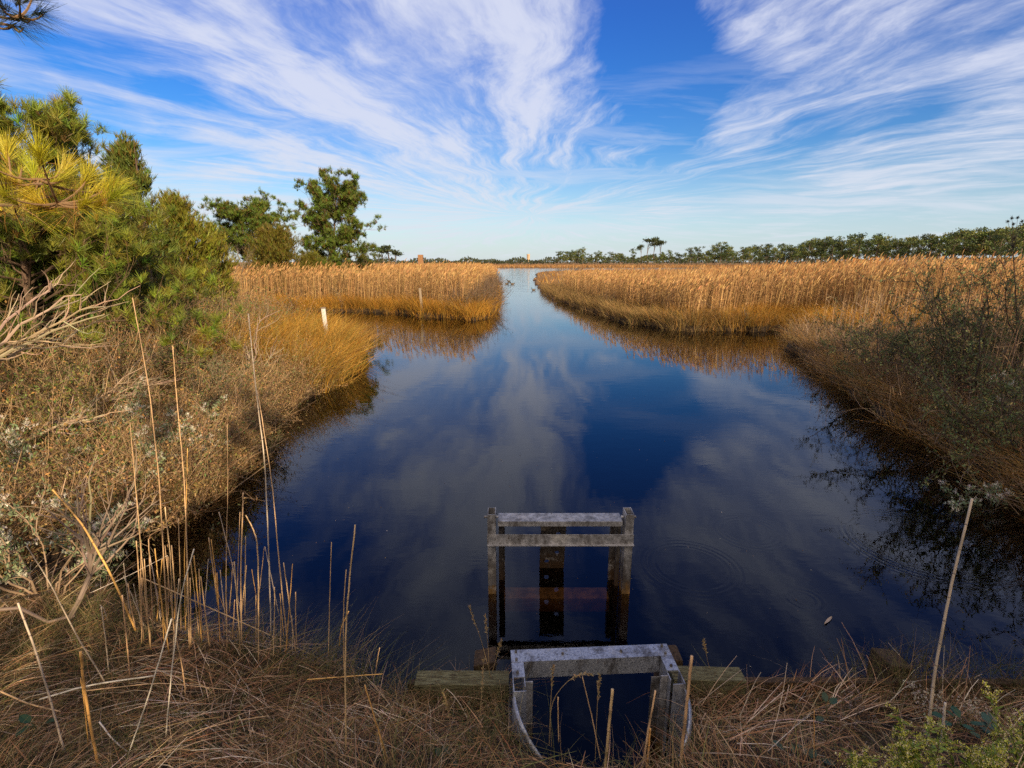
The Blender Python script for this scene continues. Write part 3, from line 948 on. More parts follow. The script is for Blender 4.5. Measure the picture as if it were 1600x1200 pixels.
def thicket(name, pts, label, cat='undergrowth', hmin=.5, hmax=1.6, leafcols=((.10, .11, .05), (.16, .12, .05), (.2, .13, .06)), nleaf=40, nstem=5, leafL=.035, wsp=.35, stemcols=((.20, .12, .06), (.32, .20, .10)), srad=.005):
    """uncountable tangle of twigs and small leaves over an area: one object"""
    mb = MB()
    for p in pts:
        H = rnd(hmin, hmax) * p[3] if len(p) > 3 else rnd(hmin, hmax)
        b = np.array(p[:3])
        col = np.asarray(stemcols[R.integers(len(stemcols))]) * rnd(.7, 1.2)
        for j in range(nstem):
            d = (R.normal(0, wsp), R.normal(0, wsp), 1)
            bp, br = grow(b, d, H * rnd(.6, 1.1), srad * rnd(.6, 1.5), 4, .7, 0, .4)
            mb.tube(bp, br, 3, col, cap=False)
            m = nleaf // nstem
            if m:
                s = R.beta(2, 1, m) * 3.99; k = s.astype(int)
                q = bp[k] * (1 - s % 1)[:, None] + bp[k + 1] * (s % 1)[:, None] + R.normal(0, .10, (m, 3)) * H * .7
                cl = np.asarray(leafcols)[R.integers(len(leafcols))]
                mb.leaves(q, unit(R.normal(0, .7, (m, 3)) + UP * .5), leafL * rnd(.6, 1.4, m), leafL * .5, jit(cl, m, .3, .08))
                k3 = max(1, m // 4)
                mb.ribbons(q[:k3], unit(R.normal(0, .8, (k3, 3)) + UP * .6), rnd(.08, .25, k3), .004, R.normal(0, .04, (k3, 3)), jit(col, k3, .2), seg=2)
    o = mb.build(name, M_LEAF)
    return tag(o, label, cat, kind='stuff')


def land_points(n, a0, a1, d0, d1, dmin=0.0, dmax=1e9, logd=True, xr=None, yr=None):
    """points on land, spread evenly over angle and (log) distance from the jetty"""
    a = rnd(math.radians(a0), math.radians(a1), n)
    d = np.exp(rnd(math.log(d0), math.log(d1), n)) if logd else rnd(d0, d1, n)
    x, y = d * np.sin(a), d * np.cos(a)
    s = sdist(x, y)
    k = (s > dmin) & (s < dmax)
    if xr: k &= (x > xr[0]) & (x < xr[1])
    if yr: k &= (y > yr[0]) & (y < yr[1])
    x, y, s = x[k], y[k], s[k]
    return np.stack([x, y, height(x, y, s)], 1), s


WIND = np.array([.35, .1, 0])
REED = ((.45, .27, .11), (.53, .34, .15), (.36, .205, .08), (.28, .155, .06))
GOLD = ((.42, .20, .025), (.50, .26, .04), (.34, .145, .022), (.27, .17, .03))
RUST = ((.34, .15, .06), (.40, .20, .09))


def reeds(mb, P, H, w, plume=True, cols=REED, leaves=2, far=1.0, plcols=((.40, .23, .09), (.50, .31, .13), (.30, .16, .065))):
    n = len(P)
    if n == 0: return
    H = H * rnd(.78, 1.1, n) * (1 + .10 * wob(P[:, 0] * .45, P[:, 1] * .45) + .06 * wob(P[:, 0] * 1.9, P[:, 1] * 1.5))
    d = unit(R.normal(0, .07, (n, 3)) + UP + WIND * .08)
    c = pick(cols, n, v=.35) * (1 + .22 * wob(P[:, 0] * .6 + 3, P[:, 1] * .5))[:, None]
    bend = WIND * (H * rnd(.02, .14, n))[:, None] + R.normal(0, .03, (n, 3)) * H[:, None]
    mb.ribbons(P, d, H, w, bend, c * .85, seg=3, col2=c, tip=.4)
    for k in range(leaves):
        t = rnd(.25, .9, n)
        b = P + d * (H * t)[:, None] + bend * (t ** 2)[:, None]
        a = rnd(0, 6.28, n)
        ld = unit(np.stack([np.cos(a) + .3, np.sin(a), rnd(.5, 1.8, n)], 1))
        Ll = rnd(.2, .5, n)
        bd = np.stack([np.zeros(n), np.zeros(n), -Ll * rnd(.2, .9, n)], 1)
        mb.ribbons(b, ld, Ll, w * 1.5, bd, pick(cols, n, v=.25), seg=2)
    if plume:
        k = R.random(n) < .75
        b = (P + d * H[:, None] + bend)[k]; m = len(b)
        pd = unit(d[k] + WIND * rnd(.6, 1.8, m)[:, None])
        Lp = rnd(.18, .34, m)
        pc = pick(plcols, m, v=.2)
        for s in range(2):
            mb.ribbons(b - d[k] * .06, pd, Lp, w * 2.6 + .02, WIND * .2 * Lp[:, None] - UP * .2 * Lp[:, None], pc, seg=2, tip=.1)


def grass(mb, P, H, w, cols=GOLD, lean=.25, out=None, seg=3, per=1, jitter=.05):
    if len(P) == 0: return
    P = np.repeat(P, per, 0) + R.normal(0, jitter, (len(P) * per, 3)) * [1, 1, 0]
    n = len(P)
    H = np.repeat(np.broadcast_to(H, (n // per,)), per) * rnd(.55, 1.1, n)
    H = H * (1 + .22 * wob(P[:, 0] * .9, P[:, 1] * .8) + .15 * wob(P[:, 0] * 3.1, P[:, 1] * 2.7))
    tus = np.stack([wob(P[:, 0] * 2.3 + 5, P[:, 1] * 2.1), wob(P[:, 0] * 1.9, P[:, 1] * 2.6 + 9), np.zeros(n)], 1) * .20
    d = unit(R.normal(0, lean, (n, 3)) * [1, 1, 0] + UP + tus)
    cc = pick(cols, n, v=.42) * (1 + .28 * wob(P[:, 0] * .8 + 7, P[:, 1] * .7))[:, None]
    bend = R.normal(0, .30, (n, 3)) * H[:, None] * [1, 1, 0] - UP * (H * rnd(0, .35, n))[:, None]
    if out is not None:
        bend += np.repeat(np.broadcast_to(out, (n // per, 3)), per, 0) * H[:, None]
    mb.ribbons(P, d, H, w, bend, cc * .7, seg=seg, col2=cc)


def outward(P, e=.15):
    """unit vector from land towards water"""
    x, y = P[:, 0], P[:, 1]
    gx = (sdist(x + e, y) - sdist(x - e, y)); gy = (sdist(x, y + e) - sdist(x, y - e))
    v = -np.stack([gx, gy, np.zeros(len(x))], 1)
    return unit(v)

# ------------------------------------------------------------------ marsh: left point
mb = MB()
P, s = land_points(60000, -40, -.5, 27, 75, .5, 60, yr=(27, 75))
reeds(mb, P[s > 1.2][:16000], 2.45, .022)
P, s = land_points(30000, -12, -1, 60, 175, .2, 60)
reeds(mb, P[:5000], 2.2, .05, leaves=1)
o = mb.build('reeds', M_GRASS)
tag(o, 'stand of pale tan reeds covering the left point', 'reeds', kind='stuff')
mb = MB()
P, s = land_points(90000, -40, -.5, 27, 60, -.05, 1.8, yr=(27, 60))
P = P[:16000]
grass(mb, P, 1.05, .016, GOLD, .2, outward(P, .4) * .25, per=2)
o = mb.build('cordgrass', M_GRASS)
tag(o, 'golden cordgrass fringe along the foot of the left point', 'cordgrass', kind='stuff')
# brown twiggy bushes along the channel side of the point
P, s = land_points(9000, -24, 34, 24, 60, .2, 12, yr=(23, 60)); P = P[(P[:, 0] < -2) | (P[:, 0] > 1)][:70]
thicket('brush', [tuple(p) for p in P], 'dull brown marsh-elder brush scattered through the reeds', 'brush', .8, 1.9, ((.13, .10, .05), (.17, .12, .06), (.11, .11, .05)), 120, 8, .06, .45, ((.16, .11, .08), (.20, .14, .10)), .012)
P, s = land_points(14000, -9, -.5, 31, 150, .0, 1.6)
P = P[(P[:, 0] > -P[:, 1] * .13)][:420]
thicket('brush', [tuple(p) for p in P], 'brown twiggy brush lining the channel side of the left point', 'brush', 1.3, 2.4, ((.13, .08, .045), (.16, .10, .05), (.09, .08, .04)), 60, 5, .07, .3, ((.14, .09, .06), (.18, .12, .08)), .012)
# ------------------------------------------------------------------ marsh: right
mb = MB()
P, s = land_points(60000, 2, 50, 24, 62, 1.0, 60, yr=(23, 70))
P = P[s > 1.7][:24000]
reeds(mb, P, 1.95 + .7 * sm(18, 38, np.degrees(np.arctan2(P[:, 0], P[:, 1]))) + R.normal(0, .12, len(P)), .02)
P, s = land_points(26000, 20, 52, 34, 90, 2, 90)
P = P[:9000]
reeds(mb, P, 2.0 + .8 * sm(18, 36, np.degrees(np.arctan2(P[:, 0], P[:, 1]))), .03, cols=REED + RUST, plcols=((.36, .17, .06), (.44, .23, .08), (.46, .29, .12)))
o = mb.build('reeds', M_GRASS)
tag(o, 'broad field of tan reeds with feathery plumes on the right marsh', 'reeds', kind='stuff')
mb = MB()
P, s = land_points(120000, 2, 42, 22, 62, -.05, 3.4, yr=(21.5, 62))
P = P[:26000]; 
rt = sm(6, 16, P[:, 0]) > R.random(len(P))
ow = outward(P, .4) * .25
grass(mb, P[rt], 1.05, .016, GOLD, .2, ow[rt], per=2)
grass(mb, P[~rt], .85, .016, ((.34, .20, .07), (.24, .15, .06), (.18, .14, .045), (.40, .25, .11)), .25, ow[~rt], per=2)
o = mb.build('cordgrass', M_GRASS)
tag(o, 'golden cordgrass fringe along the edge of the right marsh', 'cordgrass', kind='stuff')
# far flats and far shore
mb = MB()
P, s = land_points(60000, -45, 50, 55, 205, .3, 400)
P = P[(P[:, 0] > 0) | (P[:, 1] > 75)]
grass(mb, P[:14000], .8, .10, GOLD + REED, .15, per=1)
P, s = land_points(60000, -48, 50, 255, 420, .3, 400, yr=(255, 420))
grass(mb, P[:16000], 1.5, .30, ((.40, .21, .07), (.34, .17, .06), (.44, .26, .11), (.24, .13, .05)), .12, per=1)
o = mb.build('marsh_grass', M_GRASS)
tag(o, 'flat orange-brown marsh grass reaching to the far shore', 'marsh grass', kind='stuff')

# ------------------------------------------------------------------ right near bank (in shade)
mb = MB()
P, s = land_points(60000, 25, 62, 8.5, 26, -.05, 9, yr=(4.0, 25))
P = P[P[:, 0] > 6]
s = sdist(P[:, 0], P[:, 1])
e = P[s < .9][:7000]
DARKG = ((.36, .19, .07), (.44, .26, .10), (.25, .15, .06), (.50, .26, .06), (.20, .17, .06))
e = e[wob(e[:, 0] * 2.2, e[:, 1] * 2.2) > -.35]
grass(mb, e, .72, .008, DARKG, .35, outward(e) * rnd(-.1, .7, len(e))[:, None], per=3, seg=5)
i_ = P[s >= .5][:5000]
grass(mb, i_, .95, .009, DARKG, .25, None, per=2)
P2, s2 = land_points(40000, 25, 62, 8.5, 26, .0, 1.4, yr=(4.5, 24)); P2 = P2[P2[:, 0] > 6][:520]
thicket('brush', [tuple(p) for p in P2], 'dark brown twiggy brush hanging over the water along the right bank', 'brush', .6, 1.25, ((.24, .14, .06), (.17, .12, .05), (.13, .13, .05), (.30, .18, .08)), 50, 9, .045, .75, ((.27, .18, .11), (.20, .13, .085), (.38, .26, .17)), .006)
o = mb.build('bank_grass', M_GRASS)
tag(o, 'shaded brown grass arching over the water on the right bank', 'grass', kind='stuff')
mb = MB()
P, s = land_points(9000, 30, 62, 8.5, 24, .6, 9, yr=(5, 24)); P = P[P[:, 0] > 6.5][:1500]
reeds(mb, P, 1.9, .013, plume=False, cols=((.34, .22, .13), (.42, .28, .16), (.25, .16, .09)), leaves=2)
o = mb.build('dead_stems', M_GRASS)
tag(o, 'upright dead brown stems standing among the shrubs of the right bank', 'dead stems', kind='stuff')
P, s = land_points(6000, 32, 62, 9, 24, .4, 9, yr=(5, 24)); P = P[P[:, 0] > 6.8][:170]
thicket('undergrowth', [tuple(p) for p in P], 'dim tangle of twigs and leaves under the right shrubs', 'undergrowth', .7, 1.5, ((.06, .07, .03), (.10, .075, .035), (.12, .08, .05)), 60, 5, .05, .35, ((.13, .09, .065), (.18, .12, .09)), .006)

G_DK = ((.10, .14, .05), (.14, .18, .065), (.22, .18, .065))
rs = [((1400, 600), 2.1, 1.6, 'open leafy shrub leaning over the golden reeds, leftmost on the right bank', 12, 3600, .055),
      ((1480, 625), 2.2, 1.4, 'thin dark green shrub in the middle of the right bank', 12, 3600, .055),
      ((1550, 650), 3.1, 1.5, 'tall shrub with bare forking stems beside the right edge', 14, 4200, .055),
      ((1650, 650), 3.2, 1.6, 'tallest dark shrub at the right edge of the view', 16, 5600, .06),
      ((1330, 565), 1.3, 1.1, 'low brown-green shrub at the outer corner of the right bank', 9, 1700, .05),
      ((1540, 700), 1.5, 1.1, 'low leafy shrub spreading over the water in the middle of the right bank', 10, 2600, .05),
      ((1650, 745), 1.9, 1.3, 'dark leafy shrub low at the right edge above the water', 12, 3600, .05)]
for (pp, H, wd_, lab, ns_, nl_, ll) in rs:
    b = G(pp[0], pp[1], .3); b[2] = float(height(b[0], b[1]))
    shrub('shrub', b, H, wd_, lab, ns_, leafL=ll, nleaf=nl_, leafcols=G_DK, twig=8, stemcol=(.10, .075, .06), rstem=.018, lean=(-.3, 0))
for (pp, H, lab) in [((1560, 745), .95, 'grey-green groundsel with pale fluffy seed heads on the right bank, lower clump'), ((1590, 700), 1.2, 'grey-green groundsel with pale fluffy seed heads at the right edge, upper clump')]:
    b = G(pp[0], pp[1], .3); b[2] = float(height(b[0], b[1]))
    shrub('groundsel_bush', b, H, .8, lab, 9, leafL=.05, nleaf=1300, leafcols=((.20, .26, .15), (.15, .20, .10)), twig=6, fluff=110, fluffcol=(.80, .76, .66), fluff_r=.065, stemcol=(.2, .15, .11))

# ------------------------------------------------------------------ left bank
mb = MB()
P, s = land_points(60000, -48, -12, 12, 24, -.05, 6, yr=(11.8, 22))
k = (P[:, 0] > -8.5) & (P[:, 1] > 12.2)
P = P[k][:5500]; s = sdist(P[:, 0], P[:, 1])
grass(mb, P[:4600], 1.15, .014, GOLD + ((.30, .24, .05), (.56, .34, .08), (.22, .13, .03)), .26, (outward(P) * (.30 * sm(1.5, 0, s))[:, None] + np.array([.10, 0, 0]))[:4600], per=4, seg=4, jitter=.09)
o = mb.build('cordgrass', M_GRASS)
tag(o, 'bright golden cordgrass clump glowing in the sun on the left bank', 'cordgrass', kind='stuff')
# pinkish tan grasses and reeds behind
mb = MB()
P, s = land_points(30000, -44, -15, 14, 34, .8, 30, yr=(16, 34)); P = P[(P[:, 0] < -5.5 - (P[:, 1] - 16) * .12) & (P[:, 1] > 22.5)]
reeds(mb, P[:5500], 1.45, .013, cols=REED, leaves=3, plcols=((.38, .23, .10), (.44, .29, .14), (.28, .16, .07)))
o = mb.build('reeds', M_GRASS)
tag(o, 'pale reeds standing on the left bank behind the golden clump', 'reeds', kind='stuff')
# thicket slope, twiggy and leafy
LFT = ((.11, .16, .035), (.20, .18, .045), (.36, .20, .06), (.25, .15, .06), (.08, .13, .03))
P, s = land_points(60000, -66, -22, 4.6, 16, .15, 20, yr=(3.2, 15)); 
P = P[(P[:, 0] > -15) & ((P[:, 1] > 5.3) | (P[:, 0] < -5.2))]
P = P[wob(P[:, 0] * 1.3, P[:, 1] * 1.3) > -.42]
s = sdist(P[:, 0], P[:, 1])
hgt = np.clip(.55 + s * .28, .5, 1.35) * np.where((P[:, 1] < 5.2), .55, 1)
sel = R.choice(len(P), min(1500, len(P)), replace=False)
thicket('undergrowth', [tuple(P[i]) + (hgt[i],) for i in sel], 'sunlit tangle of twigs, dry grass and small leaves on the left bank', 'undergrowth', .6, 1.7, LFT, 48, 7, .05, .45, ((.22, .13, .06), (.38, .24, .12), (.54, .37, .20)))
P, s = land_points(40000, -62, -20, 5.2, 15, .0, 1.3, yr=(4.2, 14)); P = P[(P[:, 0] > -13) & ((P[:, 1] > 5.3) | (P[:, 0] < -5.0))]; P = P[:760]
thicket('brush', [tuple(p) for p in P], 'brown twiggy brush crowding the water edge of the left bank', 'brush', .6, 1.15, ((.32, .19, .08), (.25, .18, .07), (.18, .18, .07), (.38, .24, .10)), 70, 7, .04, .55, ((.36, .23, .13), (.27, .17, .10), (.48, .33, .20)), .005)
P, s = land_points(30000, -52, -20, 13, 27, 1.5, 40, yr=(12, 25)); P = P[P[:, 0] < -7.2 - (P[:, 1] - 13) * .10][:520]
thicket('undergrowth', [tuple(p) for p in P], 'brown-green brush along the top of the sunny left slope', 'undergrowth', 1.3, 2.1, LFT + ((.26, .17, .09),), 80, 6, .06, .3, ((.30, .20, .12), (.24, .16, .10)), .008)
mb = MB()
P, s = land_points(60000, -66, -20, 4.2, 16, -.05, 12, yr=(3.2, 15.5)); P = P[(P[:, 0] > -14) & ((P[:, 1] > 5.2) | (P[:, 0] < -5.0))]
s = sdist(P[:, 0], P[:, 1])
e = P[s < .8][:3600]
e = e[wob(e[:, 0] * 2.4, e[:, 1] * 2.2) > -.3]
grass(mb, e, .62, .008, ((.30, .17, .065), (.24, .13, .05), (.16, .14, .045), (.38, .22, .09)), .35, outward(e) * rnd(.0, .9, len(e))[:, None], per=3, seg=4)
i_ = P[s > .5]; i_ = i_[wob(i_[:, 0] * 1.3, i_[:, 1] * 1.3) > -.35][:5000]
grass(mb, i_, .7, .007, ((.42, .25, .10), (.30, .17, .065), (.19, .20, .05), (.54, .35, .15)), .35, None, per=3)
o = mb.build('bank_grass', M_GRASS)
tag(o, 'tangled tan grass over the left bank and its water edge', 'grass', kind='stuff')

# groundsel bushes with white fluff
gb = [((60, 880), 1.0, .8, 'groundsel bush with white fluffy heads at the left edge above the foreground grass'),
      ((20, 760), 1.0, .8, 'groundsel bush with white fluffy heads at the left edge, higher up the bank'),
      ((150, 800), 1.0, .8, 'groundsel bush with white fluff beside the forked grey stem'),
      ((240, 740), .9, .75, 'groundsel bush with scattered white heads overhanging the dark water'),
      ((170, 700), 1.0, .8, 'groundsel bush with white heads in the middle of the left bank'),
      ((300, 700), .9, .7, 'dull green groundsel nearest the water on the left bank')]
for (pp, H, wd_, lab) in gb:
    b = G(pp[0], pp[1], .6); b[2] = float(height(b[0], b[1]))
    shrub('groundsel_bush', b, H, wd_, lab, 10, leafL=.045, nleaf=1500, leafcols=((.17, .22, .12), (.23, .27, .14), (.12, .16, .07)), twig=6, fluff=80, fluffcol=(.80, .74, .62), fluff_r=.065, stemcol=(.30, .21, .14))
ls = [((250, 560), 1.9, 1.4, 'olive leafy shrub on the left bank below the cedars', ((.11, .13, .05), (.16, .15, .06))),
      ((150, 560), 2.2, 1.5, 'grey-green shrub behind the sprawling dead branches', ((.12, .15, .07), (.15, .17, .08))),
      ((60, 600), 2.2, 1.5, 'dark green leafy shrub at the left edge under the pines', ((.06, .10, .03), (.09, .13, .035))),
      ((180, 525), 2.5, 1.5, 'dense dark green shrub under the pointed cedar', ((.07, .11, .03), (.10, .13, .04))),
      ((255, 500), 2.4, 1.5, 'mottled green and brown shrub in front of the bushy yellow-green cedar', ((.10, .13, .04), (.18, .14, .05))),
      ((335, 480), 2.0, 1.4, 'olive shrub at the top of the slope beside the low cedar', ((.13, .14, .04), (.20, .14, .05))),
      ((90, 540), 2.4, 1.5, 'deep green shrub behind the sprawling bare branches', ((.06, .10, .03), (.09, .13, .035))),
      ((290, 590), 1.5, 1.3, 'shaded green shrub halfway down the left slope', ((.08, .12, .035), (.12, .12, .04))),
      ((100, 690), 1.3, 1.1, 'yellow-green leafy shrub behind the fallen limb on the left bank', ((.16, .18, .04), (.20, .16, .05))),
      ((210, 640), 1.5, 1.2, 'rust-brown leafy shrub in the middle of the left slope', ((.24, .12, .04), (.15, .12, .04))),
      ((370, 570), 1.2, 1.0, 'low orange-brown shrub beside the golden clump', ((.26, .14, .04), (.17, .13, .04))),
      ((390, 640), .9, .8, 'small dark shrub overhanging the water below the golden clump', ((.12, .10, .04), (.10, .11, .04))),
      ((320, 520), 1.5, 1.3, 'brownish shrub at the top of the sunny slope', ((.20, .14, .06), (.14, .13, .05))),
      ((330, 620), 1.2, 1.1, 'low dull green shrub near the water on the left slope', ((.10, .12, .05), (.15, .12, .06)))]
for (pp, H, wd_, lab, lc) in ls:
    b = G(pp[0], pp[1], .8); b[2] = float(height(b[0], b[1]))
    shrub('shrub', b, H, wd_, lab, 11, leafL=.045, nleaf=2600, leafcols=lc, twig=7, stemcol=(.24, .17, .12), rstem=.013)


# sprawling dead branches
def deadbranch(label, start, ends, r0, col=(.40, .30, .21), name='dead_branch', Yd=(5, 6)):
    mb = MB(); s0 = A(start[0], start[1], Yd[0])
    root = empty(name, s0, label, 'dead branch')
    for (ex, ey) in ends:
        e = A(ex, ey, rnd(*Yd))
        t = np.linspace(0, 1, 9)[:, None]
        mid = (s0 + e) / 2 + np.array([0, 0, rnd(.0, .3)])
        p = s0 * (1 - t) ** 2 + 2 * mid * t * (1 - t) + e * t ** 2 + R.normal(0, .02, (9, 3))
        p[0] = s0 + R.normal(0, .03, 3)
        mb.tube(p, np.linspace(r0, r0 * .25, 9), 5, jit(col, 1, .15)[0])
        for j in range(9):
            k = R.integers(2, 8)
            tp, tr_ = grow(p[k], unit(p[-1] - p[0]) + R.normal(0, .35, 3), rnd(.25, .8), r0 * .35, 5, .45, .03, .3)
            mb.tube(tp, tr_, 4, jit(col, 1, .15)[0], cap=False)
            if j % 2:
                tp, tr_ = grow(tp[2], unit(p[-1] - p[0]) + R.normal(0, .5, 3), rnd(.15, .4), r0 * .2, 4, .4, .03, .3)
                mb.tube(tp, tr_, 3, jit(col, 1, .15)[0], cap=False)
    ob = mb.build('branches', M_BARK, root)
    return root


deadbranch('sprawling bare grey-tan branches sweeping up from the left edge', (-60, 590), [(130, 455), (165, 490), (120, 545), (90, 440), (150, 475)], .024, Yd=(6.0, 6.6))
deadbranch('lower tangle of bare pale twigs in the middle of the left bank', (140, 640), [(230, 575), (240, 590), (225, 605), (260, 600)], .012, Yd=(7.4, 7.9))
deadbranch('thick fallen limb lying on the left bank', (20, 700), [(160, 650), (120, 655)], .035, Yd=(6.3, 6.8))
deadbranch('pale antler-like twig spreading before the golden clump', (395, 600), [(440, 545), (405, 500), (385, 540)], .02, (.34, .27, .21), Yd=(11.6, 11.9))


# forked grey stem near the water at lower left
def forked(label):
    b = G(110, 965, .35)
    root = empty('forked_stem', b, label, 'bare shrub')
    mb = MB(); Yb = b[1]
    p = np.array([b, A(125, 935, Yb), A(140, 900, Yb + .1), A(142, 865, Yb + .1), A(155, 840, Yb + .12)])
    mb.tube(p, [.021, .019, .018, .016, .012], 6, (.22, .165, .13))
    p2 = np.array([A(-30, 955, Yb - .1), A(30, 950, Yb - .1), A(75, 972, Yb), A(115, 962, Yb)])
    mb.tube(p2, [.014, .013, .012, .014], 6, (.26, .19, .15))
    for k in range(16):
        src = p[R.integers(2, 5)]
        e = A(rnd(60, 260), rnd(700, 830), Yb + rnd(-.2, .6))
        t = np.linspace(0, 1, 7)[:, None]; mid = (src + e) / 2 + R.normal(0, .08, 3)
        q = src * (1 - t) ** 2 + 2 * mid * t * (1 - t) + e * t ** 2 + R.normal(0, .012, (7, 3)) * t
        mb.tube(q, np.linspace(.011, .003, 7), 4, jit((.27, .20, .15), 1)[0], cap=False)
        for j in range(3):
            tp, tr_ = grow(q[R.integers(3, 6)], unit(e - src) + R.normal(0, .5, 3), rnd(.15, .35), .004, 4, .4, .02, .4)
            mb.tube(tp, tr_, 3, (.27, .20, .15), cap=False)
    mb.build('branches', M_BARK, root)


forked('bare forked grey shrub with twisting stem at the lower left water edge')

# ------------------------------------------------------------------ trees of the left side
def prof_b(f):
    return .35 + .75 * math.sin(math.pi * min(1, (1 - f) * 1.25 + .08)) ** .8 if f > .42 else 1.05


def at(px, Y):
    p = A(px, 409, Y); return [p[0], Y, float(height(p[0], Y))]


pine('pine_tree', at(526, 48), 8.5, 'tall lone pine with open layered crown, highest of the distant left trees', nl=84, nt=9, crown0=.13, spread=3.4, needles=20, nL=.29, nW=.036, green=(.13, .18, .028), clump=9, csz=.17, rad=.17, profile=lambda f: (.55 + .5 * math.sin(f * 21)) * .35 + .78 * (1 - .15 * abs(f - .6) * 2) * (1.0 if f < .9 else .6))
pine('pine_tree', at(396, 52), 7.0, 'round-topped pine behind the rusty cedar, left of the tall lone pine', nl=70, nt=9, crown0=.42, spread=3.8, needles=20, nL=.29, nW=.036, green=(.13, .18, .028), clump=9, csz=.17, rad=.16, lean=(.0, 0), profile=lambda f: .55 + .5 * math.sin(math.pi * min(1, (f - .45) * 1.9)))
cedar('cedar_tree', at(434, 44), 5.5, 4.0, 'broad rust-tinged cedar in front of the round-topped pine', n=6500, L=.26, shape=.5, rusty=.4, spray=7)
cedar('cedar_tree', at(484, 43), 3.4, 2.6, 'small dark cedar at the foot of the tall lone pine', n=3000, L=.24, shape=.5, rusty=.1)
pine('pine_tree', at(574, 46), 3.9, 'bushy young pine right of the tall lone pine', nl=16, nt=6, crown0=.1, spread=1.2, needles=14, nL=.24, nW=.035, rad=.06, green=(.10, .12, .02))
cedar('cedar_tree', at(542, 44), 3.1, 1.6, 'low green cedar sapling under the tall pine', n=700, L=.2, shape=.6, rusty=.1, green=(.08, .10, .02))
b = at(368, 41); shrub('shrub', b, 3.9, 2.6, 'bare grey-brown shrub beside the rust-tinged cedar', 14, leafL=.06, nleaf=1500, leafcols=((.16, .13, .08), (.14, .12, .07)), twig=9, stemcol=(.22, .17, .13), rstem=.02)

cedar('cedar_tree', at(226, 15.5), 5.9, 1.9, 'pointed cedar with ragged upswept tips', n=6000, L=.16, shape=.62, rusty=.2, green=(.12, .15, .025), spray=8, low=.05)
cedar('cedar_tree', at(285, 18.5), 4.7, 2.4, 'bushy yellow-green cedar right of the pointed one', n=7500, L=.18, shape=.55, rusty=.25, green=(.20, .20, .022), spray=8)
cedar('cedar_tree', at(330, 21), 4.1, 1.5, 'low cedar at the right end of the near cedar row', n=3600, L=.18, shape=.55, rusty=.25, green=(.20, .20, .022), spray=8)
cedar('cedar_tree', at(120, 12.8), 4.2, 2.1, 'dark dense cedar behind the bright pine bough', n=7000, L=.15, shape=.5, rusty=.08, green=(.075, .115, .022), spray=8)
cedar('cedar_tree', at(20, 10.5), 4.2, 2.0, 'dark cedar filling the left edge under the pines', n=7000, L=.14, shape=.5, rusty=.08, green=(.075, .115, .022), spray=8)
pine('pine_tree', at(38, 10), 4.35, 'near pine with clustered green tufts rising at the left edge', nl=70, nt=12, crown0=.15, spread=2.9, needles=34, nL=.20, nW=.012, rad=.10, green=(.21, .24, .03), clump=3, csz=.09, profile=lambda f: 1.0 - .55 * (f - .25) / .75)


pine('pine_tree', at(105, 11.5), 3.3, 'second near pine, darker, standing between the clustered pine and the pointed cedar', nl=60, nt=11, crown0=.12, spread=2.7, needles=30, nL=.20, nW=.013, rad=.10, green=(.16, .20, .03), clump=3, csz=.09, profile=lambda f: 1.05 - .6 * (f - .15) / .85)


# the pine whose boughs reach into the frame at upper left
def near_pine():
    base = np.array([-5.1, 3.0, 1.0])
    root = empty('pine_tree', base, 'closest pine whose sunlit yellow-green boughs reach in from the left edge', 'pine tree')
    tr = MB(); tp = base + np.stack([np.linspace(0, .15, 8), np.zeros(8), np.linspace(-.2, 8, 8)], 1)
    tr.tube(tp, np.linspace(.14, .05, 8), 8, (.14, .09, .065))
    tr.build('trunk', M_BARK, root)
    rowsA = [(12, 232), (60, 238), (52, 262), (105, 262), (20, 285), (95, 300), (140, 276), (150, 300), (172, 292), (60, 318), (120, 322), (25, 335), (75, 292), (8, 306), (135, 318), (35, 255), (182, 305), (100, 280), (-15, 260), (-10, 320), (160, 318), (70, 340), (122, 296), (48, 300)]
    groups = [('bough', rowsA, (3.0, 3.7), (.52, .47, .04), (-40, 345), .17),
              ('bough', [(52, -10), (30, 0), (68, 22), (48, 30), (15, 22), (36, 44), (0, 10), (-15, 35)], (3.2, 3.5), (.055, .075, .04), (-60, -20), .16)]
    for gi, (nm, lst, (y0, y1), green, src, nl_) in enumerate(groups):
        br = MB(); nd = MB(); s0 = A(src[0], src[1], 3.3)
        hub = [A(x, y, 3.35) for x, y in (((20, 310), (90, 318), (60, 280)) if gi == 0 else ((10, 10), (30, 25), (20, 40)))]
        start = np.array([base[0] + .08, base[1], min(s0[2], 7.5) + .05])
        for h in hub:
            t = np.linspace(0, 1, 6)[:, None]
            br.tube(start * (1 - t) + h * t + R.normal(0, .015, (6, 3)) * t, np.linspace(.012, .008, 6), 5, (.20, .13, .085))
        for (x, y) in lst:
            e = A(x, y, rnd(y0, y1)); h = hub[int(np.argmin([np.linalg.norm(e - q) for q in hub]))]
            t = np.linspace(0, 1, 5)[:, None]
            mid = (h + e) / 2 - UP * .05
            p = h * (1 - t) ** 2 + 2 * mid * t * (1 - t) + e * t ** 2
            br.tube(p, np.linspace(.008, .004, 5), 5, (.24, .15, .08), cap=False)
            ax = unit(unit(e - h) + UP * (.5 if gi == 0 else -.05) + np.array([.25, 0, 0]))
            c1 = jit(green, 1, .15, .08)[0]
            tufts(nd, np.array([e]), np.array([ax]), 170 if gi == 0 else 90, nl_, .0030, .62, np.array([c1]), seg=2, droop=.12)
            if gi == 0:
                tufts(nd, np.array([e - ax * .06]), np.array([ax]), 22, nl_ * .9, .0026, 1.1, np.array([(.42, .22, .05)]), seg=2, droop=.3)
        b_ = br.build(nm, M_BARK, root)
        n_ = nd.build('needles', M_NEEDLE, b_); n_.location = (0, 0, 0)


